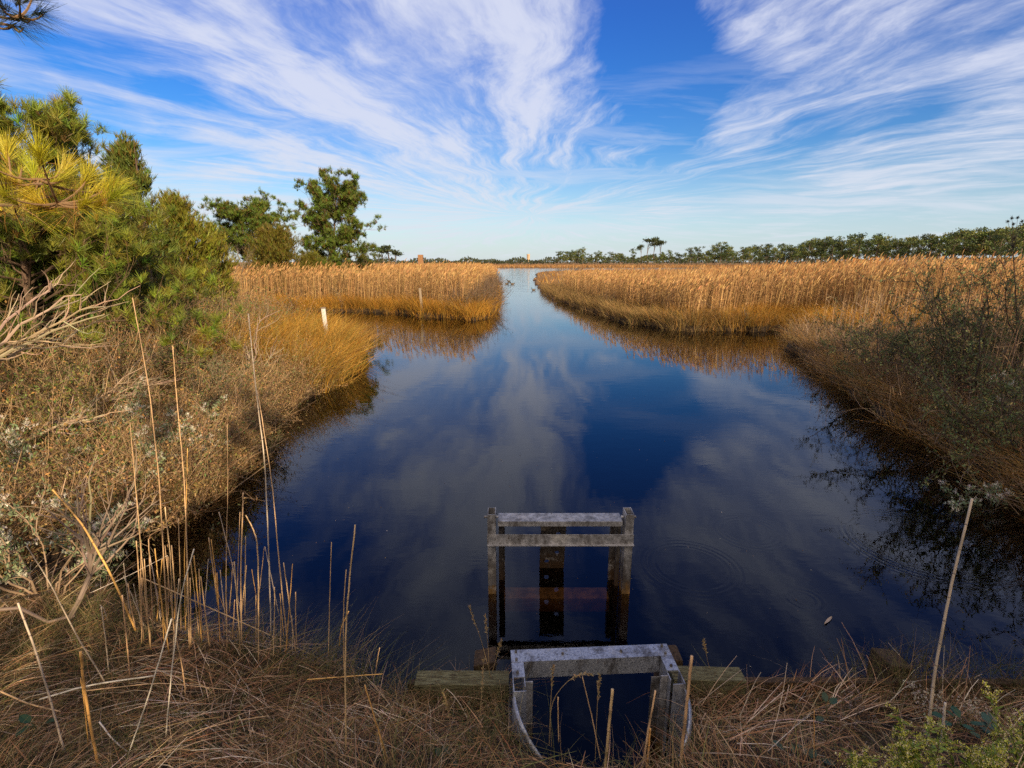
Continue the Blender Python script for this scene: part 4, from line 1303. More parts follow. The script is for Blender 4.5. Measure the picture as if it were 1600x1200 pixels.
near_pine()

# ------------------------------------------------------------------ far trees
def far_tree_meshes(k, kind):
    out_ = []
    for i in range(k):
        tr = MB(); cr = MB()
        H = 1.0
        if kind == 'umbrella':
            tr.tube(np.array([[0, 0, -.05], [.02, 0, .4], [-.02, 0, .8]]), [.02, .016, .010], 5, (.13, .10, .08))
            cen = []
            for j in range(5):
                a = rnd(0, 6.28); r = rnd(.08, .34); c = np.array([r * math.cos(a), r * math.sin(a), rnd(.78, .97) - r * .15])
                tr.tube(np.array([[0, 0, .45 + .05 * j], c * .6 + [0, 0, .25], c]), [.009, .006, .003], 3, (.13, .10, .08), cap=False)
                cen.append(c[None] + R.normal(0, 1, (90, 3)) * [.085, .085, .025])
            cen = np.vstack(cen)
            cr.leaves(cen, R.normal(0, .6, (len(cen), 3)) + UP * .5, .07, .04, jit((.045, .06, .022), len(cen), .3))
        else:
            tr.tube(np.array([[0, 0, -.05], [.01, 0, .5], [0, 0, .85]]), [.022, .016, .006], 5, (.15, .12, .09))
            cen, ccs = [], []
            for j in range(22):
                a = rnd(0, 6.28); z = rnd(.25, .96) ** .8
                r = rnd(.05, .38) * (1.1 - .9 * abs(z - .62)) * rnd(.7, 1.3)
                c = np.array([r * math.cos(a), r * math.sin(a), z])
                if j % 3 == 0:
                    tr.tube(np.array([[0, 0, z * .8], c]), [.007, .003], 3, (.14, .11, .09), cap=False)
                m = 40
                cen.append(c[None] + R.normal(0, 1, (m, 3)) * [.055, .055, .026])
                base_c = np.array([(.09, .125, .028), (.06, .09, .028), (.14, .15, .035), (.045, .07, .024)][R.integers(4)]) * (1.0, .75, 1.2)[i % 3]
                ccs.append(jit(base_c, m, .3))
            cen = np.vstack(cen)
            cr.leaves(cen, R.normal(0, .6, (len(cen), 3)) + UP * .6, .05, .035, np.vstack(ccs))
        a_ = tr.build('trunk', M_BARK); b_ = cr.build('crown', M_LEAF)
        out_.append((a_.data, b_.data)); bpy.data.objects.remove(a_); bpy.data.objects.remove(b_)
    return out_


FT = far_tree_meshes(9, 'round'); UT = far_tree_meshes(4, 'umbrella')


def far_tree(px, Y, toppy, meshes, i, label, group, wfac=1.0):
    p = A(px, 409, Y); top = A(px, toppy, Y)[2]
    H = max(top - .2, 1.5) * 1.22
    r = empty('pine_tree', (p[0], Y, .1), label, 'pine tree', group)
    r.scale = (H * wfac, H * wfac, H); r.rotation_euler[2] = rnd(0, 6.28)
    for nm, me in zip(('trunk', 'crown'), meshes[i % len(meshes)]):
        c = bpy.data.objects.new(nm, me); COL.objects.link(c); c.parent = r


k = 0
def tl(x):   # top of the tree line in the photo
    xs_ = [860, 885, 905, 925, 940, 975, 1000, 1060, 1090, 1130, 1200, 1260, 1300, 1340, 1400, 1460, 1520, 1600, 1700]
    ys_ = [406, 394, 394, 398, 402, 398, 400, 400, 396, 391, 390, 383, 380, 377, 379, 376, 370, 362, 355]
    return float(np.interp(x, xs_, ys_))


random.seed(3)
for row, (off, jy) in enumerate(((0, 0), (4, 40), (2, 80))):
    x = 872 + off
    while x < 1640:
        Yd = np.interp(x, [870, 1200, 1640], [520, 420, 250]) + jy + rnd(-12, 12)
        t_ = tl(x) + rnd(-3.5, 6.5) + row * 1.5 - (5 if R.random() < .12 else 0)
        if not (932 < x < 958 and row < 2):
            k += 1
            far_tree(x, Yd, t_, FT, k, 'green pine in the tree line beyond the right marsh', 'trees of the far right tree line', rnd(.65, 1.05))
        x += np.interp(x, [870, 1640], [8, 17]) * rnd(.8, 1.3)
for (x, t_, w_, lab) in ((1021, 378, .7, 'tallest flat-topped pine standing clear of the far tree line'), (1011, 380, .8, 'slim flat-topped pine just left of the tallest one in the far line'), (1031, 381, .7, 'slim flat-topped pine just right of the tallest one in the far line'), (1001, 388, .6, 'short leaning flat-topped pine left of the tall trio in the far line')):
    k += 1; far_tree(x, 480, t_, UT, k, lab, None, w_)
for (x, t_, lab) in ((1126, 384, 'dark bushy pine poking above the far line left of the big wood'), (1079, 392, 'round dark pine alone between the far trio and the big wood')):
    k += 1; far_tree(x, 440, t_, FT, k, lab, None, .9)
for (x, t_, lab) in ((598, 393, 'low spreading umbrella pine, left of the far left trio'), (608, 390, 'tallest umbrella pine of the far left trio'), (618, 396, 'small umbrella pine, right of the far left trio')):
    k += 1; far_tree(x, 190, t_, UT, k, lab, None, 1.3)
# low dark scrub along the far horizon
mb = MB()
n = 9000
px_ = rnd(560, 1640, n); Yd = rnd(600, 700, n)
hh = 2 + 3.0 * (np.sin(px_ * .13) * np.sin(px_ * .037) + .8).clip(0) + np.where(px_ > 850, 3, 0)
cx = (px_ - 800) / 800 * Yd * 1.028
mb.leaves(np.stack([cx, Yd, rnd(0, 1, n) * hh + .5], 1), R.normal(0, .5, (n, 3)) + UP, rnd(1.5, 3.5, n), 2.0, jit((.05, .06, .03), n, .3))
o = mb.build('far_scrub', M_LEAF); tag(o, 'thin dark line of scrub along the horizon', 'scrub', kind='stuff')

# the wood behind the jetty that keeps the bank and the foreground in shade
mb = MB(); tr = MB()
SA = SAZ; SP = np.array([-SA[1], SA[0]])
if SP[0] < 0: SP = -SP
for i in range(56):
    u_ = -.2 + i * .8 + rnd(-.4, .4); v_ = rnd(12.5, 16.0)
    H = rnd(7.2, 8.6)
    c = SA * v_ + SP * u_
    m = 420
    q = R.normal(0, 1, (m, 3)) * [1.0, 1.0, H * .26] + [c[0], c[1], 1.2 + H * .5]
    q[:, 2] = np.clip(q[:, 2], 1.4, H + 1.2)
    mb.leaves(q, R.normal(0, .6, (m, 3)) + UP * .4, .55, .4, jit((.06, .08, .025), m, .3))
    mb.tube(np.array([[c[0], c[1], .8], [c[0], c[1], H]]), [.13, .04], 5, (.12, .09, .07))
o = mb.build('woodland', M_LEAF); tag(o, 'pine wood behind the viewpoint shading the near bank', 'woodland', kind='stuff')

# ------------------------------------------------------------------ foreground bank: matted grass
def fore_pts(n, x0, x1, y0, y1):
    x = rnd(x0, x1, n); y = rnd(y0, y1, n); s = sdist(x, y); k = s > .01
    x, y, s = x[k], y[k], s[k]
    # keep the gate's riser free
    g = ((x > -.03) & (x < 1.14) & (y > 2.62)) | ((x - .54) ** 2 / .58 ** 2 + ((y - 2.66) / .56) ** 2 < 1)
    x, y, s = x[~g], y[~g], s[~g]
    return np.stack([x, y, height(x, y, s)], 1), s


THATCH = ((.40, .225, .11), (.31, .15, .072), (.20, .10, .052), (.52, .36, .23), (.16, .15, .05), (.29, .18, .07))
mb = MB()
P, s = fore_pts(34000, -4.6, 4.6, 1.5, 4.3)
P = P[(P[:, 1] < 3.15) | (P[:, 0] < -.9)]
n = len(P)
a = rnd(0, 6.28, n); clump = np.sin(P[:, 0] * 3.1 + 2 * np.sin(P[:, 1] * 2.3)) * 1.4 + np.sin(P[:, 1] * 4)
a = np.where(R.random(n) < .6, clump + R.normal(0, .5, n), a)
L = rnd(.08, .42, n)
d = np.stack([np.cos(a), np.sin(a), rnd(.02, .75, n)], 1)
bend = np.stack([rnd(-.08, .08, n), rnd(-.08, .08, n), -L * rnd(.15, .55, n)], 1)
mb.ribbons(P + UP * rnd(.0, .09, n)[:, None], d, L, R.choice([.002, .0028, .004, .007], n, p=[.35, .35, .22, .08]), bend, pick(THATCH, n, v=.55), seg=3)
# longer straight straws lying in drifts
P, s = fore_pts(5200, -4.6, 4.6, 1.5, 4.2)
P = P[((P[:, 1] < 3.0) | (P[:, 0] < -.9)) & (wob(P[:, 0] * 1.6 + 4, P[:, 1] * 2.4) > -.15)]
n = len(P); a = wob(P[:, 0] * .7, P[:, 1] * .9 + 3) * 2.2 + R.normal(0, .35, n)
L = rnd(.22, .62, n); d = np.stack([np.cos(a), np.sin(a) * .8, rnd(.02, .45, n)], 1)
mb.ribbons(P + UP * rnd(.03, .10, n)[:, None], d, L, rnd(.003, .0065, n), np.stack([rnd(-.04, .04, n), rnd(-.04, .04, n), -L * rnd(.1, .4, n)], 1),
           pick(((.58, .39, .24), (.44, .26, .14), (.70, .55, .40), (.34, .17, .085)), n, v=.4), seg=3, tip=.4)
o = mb.build('thatch', M_GRASS); tag(o, 'matted brown dead grass covering the foreground bank', 'dead grass', kind='stuff')
mb = MB()
P, s = fore_pts(9000, -4.6, 4.0, 1.5, 4.3)
k = np.where(P[:, 0] < -.1, .9, np.where(P[:, 0] < 1.2, .5, .22))
k = k * (np.sin(P[:, 0] * 2.3 + 1) * np.sin(P[:, 1] * 3.1) * .5 + .75)
P = P[(R.random(len(P)) < k) & ((P[:, 1] < 3.05) | (P[:, 0] < -.9))][:3600]
grass(mb, P, rnd(.12, .34, len(P)), .0028, ((.24, .17, .08), (.11, .13, .04), (.16, .15, .055), (.34, .24, .14), (.09, .12, .035)), .4, None, seg=4, per=6, jitter=.03)
# long arching blades over the water edge
E = np.vstack([np.stack([rnd(-2.6, -.75, 200), np.zeros(200), np.zeros(200)], 1)])
E[:, 1] = np.interp(E[:, 0], [-3.2, -2.0, -1.2, -.75], [3.7, 3.45, 3.15, 3.0]) + rnd(-.15, .08, 200)
E[:, 2] = height(E[:, 0], E[:, 1])
grass(mb, E, .42, .003, ((.20, .19, .08), (.28, .20, .11), (.12, .14, .05)), .3, np.array([.45, .55, .0]), seg=6, per=3, jitter=.04)
E = np.stack([2.85 + R.normal(0, .2, 90), 3.05 + R.normal(0, .08, 90), np.full(90, .33)], 1)
grass(mb, E, .38, .0032, ((.16, .15, .05), (.26, .18, .10), (.12, .12, .045)), .5, None, seg=6, per=5, jitter=.06)
E = np.stack([rnd(3.3, 4.2, 120), 3.0 + R.normal(0, .08, 120), np.full(120, .3)], 1)
grass(mb, E, .34, .003, ((.13, .15, .05), (.26, .18, .10), (.12, .12, .045)), .5, None, seg=6, per=4, jitter=.06)
xx_ = np.concatenate([rnd(-.75, 0, 90), rnd(1.13, 1.7, 70), rnd(1.7, 4.4, 160)])
E = np.stack([xx_, rnd(2.86, 2.93, 320), np.full(320, .26)], 1)
grass(mb, E, rnd(.10, .26, 320), .0032, ((.34, .21, .11), (.22, .13, .07), (.44, .30, .18), (.15, .14, .05)), .55, None, seg=5, per=5, jitter=.025)
an = rnd(.15, math.pi - .15, 150)
E = np.stack([.54 + .60 * np.cos(an), 2.63 - .56 * np.sin(an), np.full(150, .40)], 1)
grass(mb, E, rnd(.08, .24, 150), .003, ((.34, .21, .11), (.22, .13, .07), (.15, .16, .05)), .5, None, seg=5, per=4, jitter=.02)
o = mb.build('bank_grass', M_GRASS); tag(o, 'green and tan grass tufts growing through the foreground thatch', 'grass', kind='stuff')

# small twigs, bark bits, gravel at right
mb = MB()
P, s = fore_pts(5000, 1.1, 4.4, 1.6, 3.0); P = P[:1500]
n = len(P)
mb.leaves(P + UP * rnd(.005, .03, n)[:, None], R.normal(0, 1, (n, 3)) * [1, 1, .2], rnd(.006, .022, n), rnd(.005, .014, n), pick(((.28, .25, .24), (.14, .10, .08), (.07, .055, .05), (.20, .10, .06)), n, v=.3))
o = mb.build('litter', M_BARK); tag(o, 'leaf litter and pale grit among the thatch at lower right', 'litter', kind='stuff')

# ------------------------------------------------------------------ individual dead reed stalks
TAN = (.60, .39, .21); GREY = (.56, .44, .33); ORG = (.68, .38, .12); PALE = (.80, .70, .58)


def stalk(pts, w0, w1, label, col=TAN, Y=None, z=.3, tilt=0.0, group='dead reed stalks in the foreground', dYs=None):
    """pts: base first, as seen in the photograph; all points in one upright plane through the base"""
    b = G(pts[0][0], pts[0][1], z)
    b = G(pts[0][0], pts[0][1], float(height(b[0], b[1])) if z is None else z)
    Yb = b[1] if Y is None else Y
    Q = [A(x, y, Yb + (dYs[i] if dYs else tilt * i)) for i, (x, y) in enumerate(pts)]
    Q = np.array(Q)
    # smooth path
    t = np.linspace(0, len(Q) - 1, max(10, 5 * len(Q)))
    P_ = np.stack([np.interp(t, np.arange(len(Q)), Q[:, c]) for c in range(3)], 1)
    for _ in range(3):
        P_[1:-1] = (P_[:-2] + 2 * P_[1:-1] + P_[2:]) / 4
    P_[1:-1] += R.normal(0, .0007, (len(P_) - 2, 3))
    r = np.linspace(w0, w1, len(P_)) / 2
    mb = MB(); mb.tube(P_, r, 7, jit(col, 1, .12, .02)[0])
    C = mb.C[0]; n7 = len(P_)
    k = R.integers(2, n7 - 1, 2)
    for i in range(n7):
        f = rnd(.85, 1.12) * (.6 if i in k else 1)
        C[i * 7:(i + 1) * 7] = np.clip(C[i * 7:(i + 1) * 7] * f, 0, 1)
    nd = mb; Lt = np.linalg.norm(P_[-1] - P_[0]); cnt = max(2, int(Lt / .13))
    for i in range(1, cnt):
        q = i / cnt * (len(P_) - 1); a = int(q); c = P_[a] * (1 - q % 1) + P_[min(a + 1, len(P_) - 1)] * (q % 1)
        tg = unit(P_[min(a + 1, len(P_) - 1)] - P_[a]); rr = np.interp(q, np.arange(len(P_)), r)
        nd.tube(np.array([c - tg * .004, c, c + tg * .004]), [rr * 1.05, rr * 1.28, rr * 1.05], 7, np.array(col) * .5)
    o = mb.build('reed_stalk', M_STALK, None, True, loc=P_[0])
    return tag(o, label, 'reed stalk', group)


S = [
 # tall and medium on the left
 ([(262, 985), (255, 860), (249, 750), (232, 600), (207, 465)], .011, .006, 'tall dead stalk bent over at its tip, reaching highest on the far left', TAN),
 ([(296, 1015), (292, 850), (288, 750), (275, 610), (270, 540)], .010, .005, 'tall stalk just right of the bent-tipped one, its top lost in the thicket', TAN),
 ([(424, 1000), (420, 860), (414, 720), (400, 610), (388, 490)], .010, .008, 'tallest stalk before the water with a thick pale top', GREY),
 ([(450, 1010), (438, 900), (425, 750), (402, 610)], .010, .005, 'slim tall stalk leaning beside the tallest one', TAN),
 ([(236, 1015), (222, 880), (212, 760), (203, 660)], .010, .006, 'stalk ending at a broken top above the groundsel', TAN),
 ([(352, 960), (354, 850), (356, 750), (355, 662)], .006, .004, 'thin straight stalk rising over the dark reflection', TAN),
 ([(212, 985), (175, 900), (130, 820), (82, 765)], .016, .012, 'thick orange stalk leaning far to the left', ORG),
 ([(165, 1068), (115, 985), (75, 905), (41, 853)], .010, .006, 'pale stalk leaning left out of the grass below the groundsel', GREY),
 ([(101, 1176), (75, 1080), (50, 1000), (28, 942)], .010, .009, 'grey cut stalk leaning left near the left edge', GREY),
 ([(154, 1198), (140, 1130), (130, 1060), (126, 1018)], .014, .013, 'thick snapped stalk with a bright orange split top', ORG),
 ([(138, 1165), (132, 1100), (126, 1060)], .006, .005, 'short thin stalk hugging the split-topped one', ORG),
 ([(259, 1152), (268, 1050), (282, 930), (303, 858)], .007, .006, 'bleached straw leaning right across the stalk cluster', PALE),
 ([(200, 1181), (235, 1080), (268, 967)], .007, .007, 'bleached straw slanting up from the lower grass', PALE),
 ([(224, 1000), (217, 900), (213, 845)], .009, .008, 'short cut stalk at the left end of the main cluster', TAN),
 ([(203, 1060), (198, 1000), (191, 930)], .009, .008, 'short cut stalk standing before the leaning orange one', TAN),
 ([(212, 985), (205, 950), (200, 912)], .008, .008, 'stubby cut stalk behind the leaning orange one', TAN),
 ([(240, 990), (235, 900), (232, 842)], .008, .007, 'cut stalk second from the left in the main cluster', TAN),
 ([(258, 985), (248, 910), (242, 857)], .008, .007, 'cut stalk third from the left in the main cluster', ORG),
 ([(270, 970), (267, 880), (258, 792)], .010, .009, 'stout cut stalk at the heart of the main cluster', TAN),
 ([(276, 1000), (273, 920), (268, 852)], .009, .008, 'cut stalk pressed against the stout one in the main cluster', TAN),
 ([(283, 985), (281, 880), (279, 810)], .008, .006, 'slim stalk right of the stout one in the main cluster', TAN),
 ([(290, 985), (288, 870), (292, 760), (293, 700)], .008, .005, 'tall slender stalk standing at the right of the main cluster', ORG),
 ([(298, 1010), (298, 960), (297, 903)], .009, .008, 'short stub at the foot of the main cluster', TAN),
 ([(315, 1000), (309, 930), (303, 868)], .009, .008, 'cut stalk leaning just left of the gap to the water', ORG),
 ([(316, 990), (313, 940), (311, 889)], .007, .006, 'thin cut stalk beside the leaning one at the water gap', TAN),
 ([(340, 945), (333, 890), (326, 840)], .010, .009, 'cut stalk, left of the close pair over dark water', TAN),
 ([(341, 950), (336, 890), (330, 843)], .008, .007, 'cut stalk, right of the close pair over dark water', ORG),
 ([(376, 960), (363, 880), (342, 800)], .008, .006, 'stalk leaning left over the dark reflection', GREY),
 ([(378, 1010), (376, 900), (379, 800), (380, 770)], .010, .009, 'stout stalk with a cut top over the dark water', TAN),
 ([(370, 960), (372, 880), (375, 800)], .006, .005, 'thin stalk behind the stout cut one over dark water', TAN),
 ([(404, 1040), (404, 900), (402, 845), (395, 825), (384, 805)], .010, .007, 'stalk crooked over to the left at the top', TAN),
 ([(427, 1030), (429, 960), (429, 917)], .007, .006, 'short stub before the two tall stalks', TAN),
 ([(463, 1010), (462, 960), (462, 925)], .007, .007, 'short stub right of the tall leaning stalks', TAN),
 ([(457, 1020), (457, 985), (456, 962)], .006, .005, 'smallest stub right of the tall leaning stalks', GREY),
 ([(168, 970), (162, 950), (156, 945)], .006, .005, 'tiny crooked stub near the forked grey shrub', GREY),
 ([(400, 1010), (400, 960), (400, 930)], .005, .005, 'thin short stub left of the tallest stalk', TAN),
 ([(291, 1090), (283, 1030), (272, 985)], .008, .007, 'stub rising from the lower grass under the cluster', TAN),
 ([(170, 1050), (164, 990), (158, 948)], .008, .007, 'greyish stub between the leaning pale stalks', GREY),
 # middle
 ([(541, 1185), (539, 1050), (542, 950), (555, 820)], .010, .007, 'tall stalk with a cut top, main one of the middle group', TAN),
 ([(538, 1060), (536, 960), (541, 890)], .007, .006, 'stalk close against the tall middle one', TAN),
 ([(513, 1030), (515, 940), (518, 847)], .006, .005, 'thin straight stalk left of the tall middle one', TAN),
 ([(530, 1010), (533, 980), (545, 955)], .008, .007, 'short thick stub beside the tall middle one', ORG),
 ([(585, 1060), (589, 1035), (593, 1012)], .006, .005, 'tiny stub right of the middle group', TAN),
 ([(608, 1195), (588, 1130), (570, 1070)], .009, .007, 'stalk leaning left in front of the timber', ORG),
 # lower centre, near
 ([(945, 1205), (951, 1140), (957, 1077)], .016, .015, 'thick cut stalk in front of the sluice gate, leftmost of three', TAN),
 ([(1003, 1205), (1013, 1140), (1024, 1079)], .012, .009, 'pointed stalk in front of the sluice gate, middle of three', TAN),
 ([(1010, 1205), (1014, 1165), (1016, 1138)], .010, .009, 'short stub against the pointed middle stalk', ORG),
 ([(1062, 1205), (1072, 1110), (1081, 1025)], .017, .015, 'thickest cut stalk crossing the corner of the sluice gate', TAN),
 ([(873, 1160), (872, 1120), (872, 1089)], .008, .006, 'thin short stalk inside the outline of the sluice gate', TAN),
 ([(939, 1190), (925, 1120), (910, 1058)], .006, .005, 'thin tall stalk rising before the dark opening of the gate', TAN),
 # right
 ([(1447, 1172), (1460, 1050), (1485, 920), (1519, 779)], .016, .011, 'very tall lone stalk leaning right at lower right', GREY),
 ([(1470, 1172), (1474, 1130), (1477, 1098)], .015, .012, 'short pale stub at the foot of the tall lone stalk', PALE),
 ([(1272, 1195), (1272, 1150), (1272, 1110)], .004, .004, 'thin dark stub standing in the litter at right', ORG),
]
for (pts, a_, b_, lab, c_) in S:
    low = pts[0][1]
    z_ = .32 if low < 1090 else .55
    stalk(pts, a_, b_, lab, c_, z=z_)
for i in range(36):
    bx, by = rnd(195, 470), rnd(950, 1030)
    hp = rnd(45, 150); lx = rnd(-22, 12) - (12 if i % 5 == 0 else 0)
    stalk([(bx, by), (bx + lx * .5, by - hp * .5), (bx + lx, by - hp)], rnd(.005, .009), rnd(.004, .007), 'thin cut dead stalk in the dense cluster at lower left', (TAN, ORG, GREY, TAN)[i % 4], z=.32, group='thin cut stalks of the lower left cluster')
# fallen ones
F = [([(225, 904), (340, 955), (450, 1005), (560, 1060), (660, 1137)], .009, 'long fallen stalk slanting down across the left foreground', TAN, (.2, .1, 0, -.15, -.4), 3.45),
     ([(142, 926), (200, 900), (262, 868)], .006, 'pale straw crossing behind the stalk cluster', PALE, (0, .1, .2), 3.6),
     ([(62, 1093), (140, 1070), (240, 1056)], .012, 'grey fallen stalk lying on the thatch at lower left', PALE, (0, .05, .1), 2.75),
     ([(130, 1080), (250, 1066), (360, 1078)], .006, 'thin arched straw lying over the grey fallen stalk', TAN, (0, .02, 0), 2.75),
     ([(480, 1062), (540, 1057), (598, 1053)], .008, 'short stalk lying level beside the timber end', ORG, (0, .0, .0), 2.95),
     ([(0, 1080), (45, 1100), (95, 1112)], .010, 'tan stalk lying at the left edge', TAN, (0, -.02, -.04), 2.7),
     ([(1200, 1085), (1260, 1120), (1290, 1165)], .007, 'brown bent stalk lying in the thatch at right', (.30, .17, .09), (0, -.1, -.25), 2.85),
     ([(1265, 1067), (1300, 1120), (1325, 1150)], .006, 'rusty stem sprawling in the thatch at right', (.36, .18, .08), (0, -.1, -.2), 2.9),
     ([(155, 1128), (180, 1160), (212, 1185)], .008, 'short broken straw lying at the bottom left', PALE, (0, -.05, -.1), 2.45)]
for (pts, w_, lab, c_, dy, Y0) in F:
    stalk(pts, w_, w_ * .8, lab, c_, Y=Y0, dYs=dy, group='fallen stalks in the foreground')
# pale sticks fallen on the right bank
for (pts, lab) in [([(1462, 652), (1420, 632), (1350, 622)], 'pale stick lying out over the water from the right bank'), ([(1440, 655), (1415, 630), (1391, 603)], 'pale stick propped in the grass of the right bank'), ([(1462, 593), (1475, 578), (1487, 560)], 'short pale stick caught among the shrubs of the right bank')]:
    stalk(pts, .03, .018, lab, (.34, .24, .16), Y=13.0, dYs=(0, 0, .1), group='pale sticks on the right bank')


# seed-headed grasses
def seedgrass(pts, label, z=.35, col=(.34, .24, .12), n=60, L=.02):
    b = G(pts[0][0], pts[0][1], z); Q = np.array([A(x, y, b[1]) for x, y in pts])
    root = empty('seed_grass', Q[0], label, 'seed grass', 'seed-headed grass stems along the bank')
    t = np.linspace(0, len(Q) - 1, 12); P_ = np.stack([np.interp(t, np.arange(len(Q)), Q[:, c]) for c in range(3)], 1)
    for _ in range(2): P_[1:-1] = (P_[:-2] + 2 * P_[1:-1] + P_[2:]) / 4
    mb = MB(); mb.tube(P_, np.linspace(.002, .0012, 12), 5, col); mb.build('stem', M_STALK, root)
    m2 = MB(); s_ = 11 - R.beta(1, 1.2, n) * 4.5; k_ = np.minimum(s_.astype(int), 10)
    q = P_[k_] + (P_[k_ + 1] - P_[k_]) * (s_ - k_)[:, None]
    m2.leaves(q, unit(R.normal(0, .5, (n, 3)) + unit(P_[-1] - P_[-3]) * .9), L, L * .3, jit(col, n, .25))
    m2.build('seed_head', M_GRASS, root)


for pts, lab in [([(765, 1060), (762, 1000), (758, 962)], 'upright seed-headed grass spike behind the left timber'),
                 ([(768, 1062), (752, 1000), (733, 948)], 'fine arching grass blade leaning left behind the timber'),
                 ([(768, 1055), (775, 1030), (783, 1000)], 'short seed spike leaning right behind the timber'),
                 ([(1110, 1050), (1104, 1025), (1099, 1000)], 'small seedy weed on the short right beam'),
                 ([(862, 1165), (858, 1110), (870, 1080), (900, 1052), (925, 1053)], 'drooping grass blade arching over the gate opening'),
                 ([(858, 1165), (860, 1110), (862, 1070), (864, 1040)], 'branching seed grass at the left side of the gate opening'),
                 ([(930, 1190), (932, 1130), (934, 1090), (937, 1055)], 'tall seed grass in the middle of the gate opening'),
                 ([(745, 1180), (750, 1120), (756, 1030)], 'tan seed grass left of the gate in front of the timber'),
                 ([(700, 1190), (705, 1130), (692, 1080)], 'loose seed grass in front of the left timber')]:
    seedgrass(pts, lab, z=.5 if pts[0][1] > 1100 else .36)

# specks of scum and seed fluff on the water
mb = MB(); nn_ = 150
fx, fy = rnd(-3.0, 3.5, nn_), np.exp(rnd(math.log(3.4), math.log(13), nn_)); ok = sdist(fx, fy) < -.15; fx, fy = fx[ok], fy[ok]
mb.leaves(np.stack([fx, fy, np.full(len(fx), .003)], 1), R.normal(0, 1, (len(fx), 3)) * [1, 1, .05], rnd(.006, .022, len(fx)), rnd(.004, .010, len(fx)), pick(((.6, .56, .5), (.35, .26, .16), (.2, .14, .08)), len(fx), v=.3))
o = mb.build('floating_specks', M_GRASS); tag(o, 'tiny pale specks of fluff and debris scattered on the water', 'debris', kind='stuff')
# floating reed leaf
mb = MB(); g = G(1294, 970, .004)
t = np.linspace(0, 1, 9); wv_ = .028 * np.sin(np.pi * t) ** .6 * (1 - .3 * t) + .001
axv = unit(np.array([G(1283, 981)[0] - G(1304, 960)[0], G(1283, 981)[1] - G(1304, 960)[1], 0])); sd_ = np.array([-axv[1], axv[0], 0])
c_ = g + axv * ((t - .5) * .17)[:, None]
V_ = np.stack([c_ - sd_ * wv_[:, None] / 2 + UP * .008, c_ + UP * .0, c_ + sd_ * wv_[:, None] / 2 + UP * .008], 1).reshape(-1, 3)
Q_ = [[3 * i + j, 3 * i + j + 1, 3 * i + j + 4, 3 * i + j + 3] for i in range(8) for j in range(2)]
mb.add(V_, Q_, (.42, .33, .26)); o = mb.build('floating_leaf', M_STALK); tag(o, 'single pale curled leaf floating on the dark water at right', 'leaf')


# goldenrod and other low plants at lower right
def goldenrod(px, py, H, label, z=.75, lean=(-.3, 0), seed=0, n=7, heads=(.55, .54, .08), bloom=(.74, .64, .38)):
    b = G(px, py, z - H); 
    root = empty('goldenrod', b, label, 'goldenrod')
    st = MB(); lf = MB(); hd = MB()
    for i in range(n):
        d = unit(np.array([lean[0] + rnd(-.5, .5), lean[1] + rnd(-.35, .35), 1.0]))
        bp, br = grow(b + R.normal(0, .02, 3) * [1, 1, 0], d, H * rnd(.75, 1.05), .0035, 7, .12, -.02, .5)
        st.tube(bp, br, 5, (.12, .13, .04), cap=False)
        m = 46; s_ = rnd(.8, 6.9, m); k_ = s_.astype(int); q = bp[k_] + (bp[k_ + 1] - bp[k_]) * (s_ - k_)[:, None]
        lf.leaves(q, unit(R.normal(0, .7, (m, 3)) + UP * .35), rnd(.03, .06, m), .012, jit((.20, .27, .05), m, .25))
        for j in range(9):
            tp, tr_ = grow(bp[R.integers(4, 8)], unit(R.normal(0, .6, 3) + UP * .4 + np.array([lean[0], 0, 0])), rnd(.04, .1), .0018, 4, .3, -.15, .5)
            st.tube(tp, tr_, 3, (.16, .16, .05), cap=False)
            mm = 34; s2 = rnd(.3, 3.99, mm); k2 = s2.astype(int); q2 = tp[k2] + (tp[k2 + 1] - tp[k2]) * (s2 - k2)[:, None] + R.normal(0, .005, (mm, 3))
            hd.leaves(q2, unit(R.normal(0, .6, (mm, 3)) + UP * .7), .010, .006, pick((heads, bloom, heads), mm, v=.2))
    st.build('stems', M_LEAF, root); lf.build('leaves', M_LEAF, root); hd.build('flower_heads', M_LEAF, root)


goldenrod(1430, 1225, .34, 'yellow-green goldenrod spray at the bottom edge under the tall lone stalk', z=.98)
goldenrod(1500, 1235, .32, 'goldenrod spray between the other two at the bottom right', z=.98, lean=(.1, 0))
goldenrod(1590, 1215, .36, 'goldenrod spray in the bottom right corner', z=.98, lean=(.1, 0))
goldenrod(1330, 1235, .22, 'smallest goldenrod spray, farthest left along the bottom edge', z=.88, lean=(.1, 0), n=4)
for (px, py, lab) in [(1450, 1110, 'dried aster with small white seed tufts beside the short pale stub'), (1525, 1120, 'dried aster with white seed rings in front of the right plank'), (1330, 1110, 'dark dried aster with grey seed tufts in the thatch')]:
    b = G(px, py, .42); b[2] = float(height(b[0], b[1])) - .02
    shrub('dried_aster', b, .24, .16, lab, 6, leafL=.02, nleaf=80, leafcols=((.08, .07, .04), (.10, .08, .05)), twig=5, fluff=26, fluffcol=(.66, .58, .46) if px != 1330 else (.25, .2, .17), stemcol=(.10, .065, .045), rstem=.0028, cat='aster', fluff_r=.022)


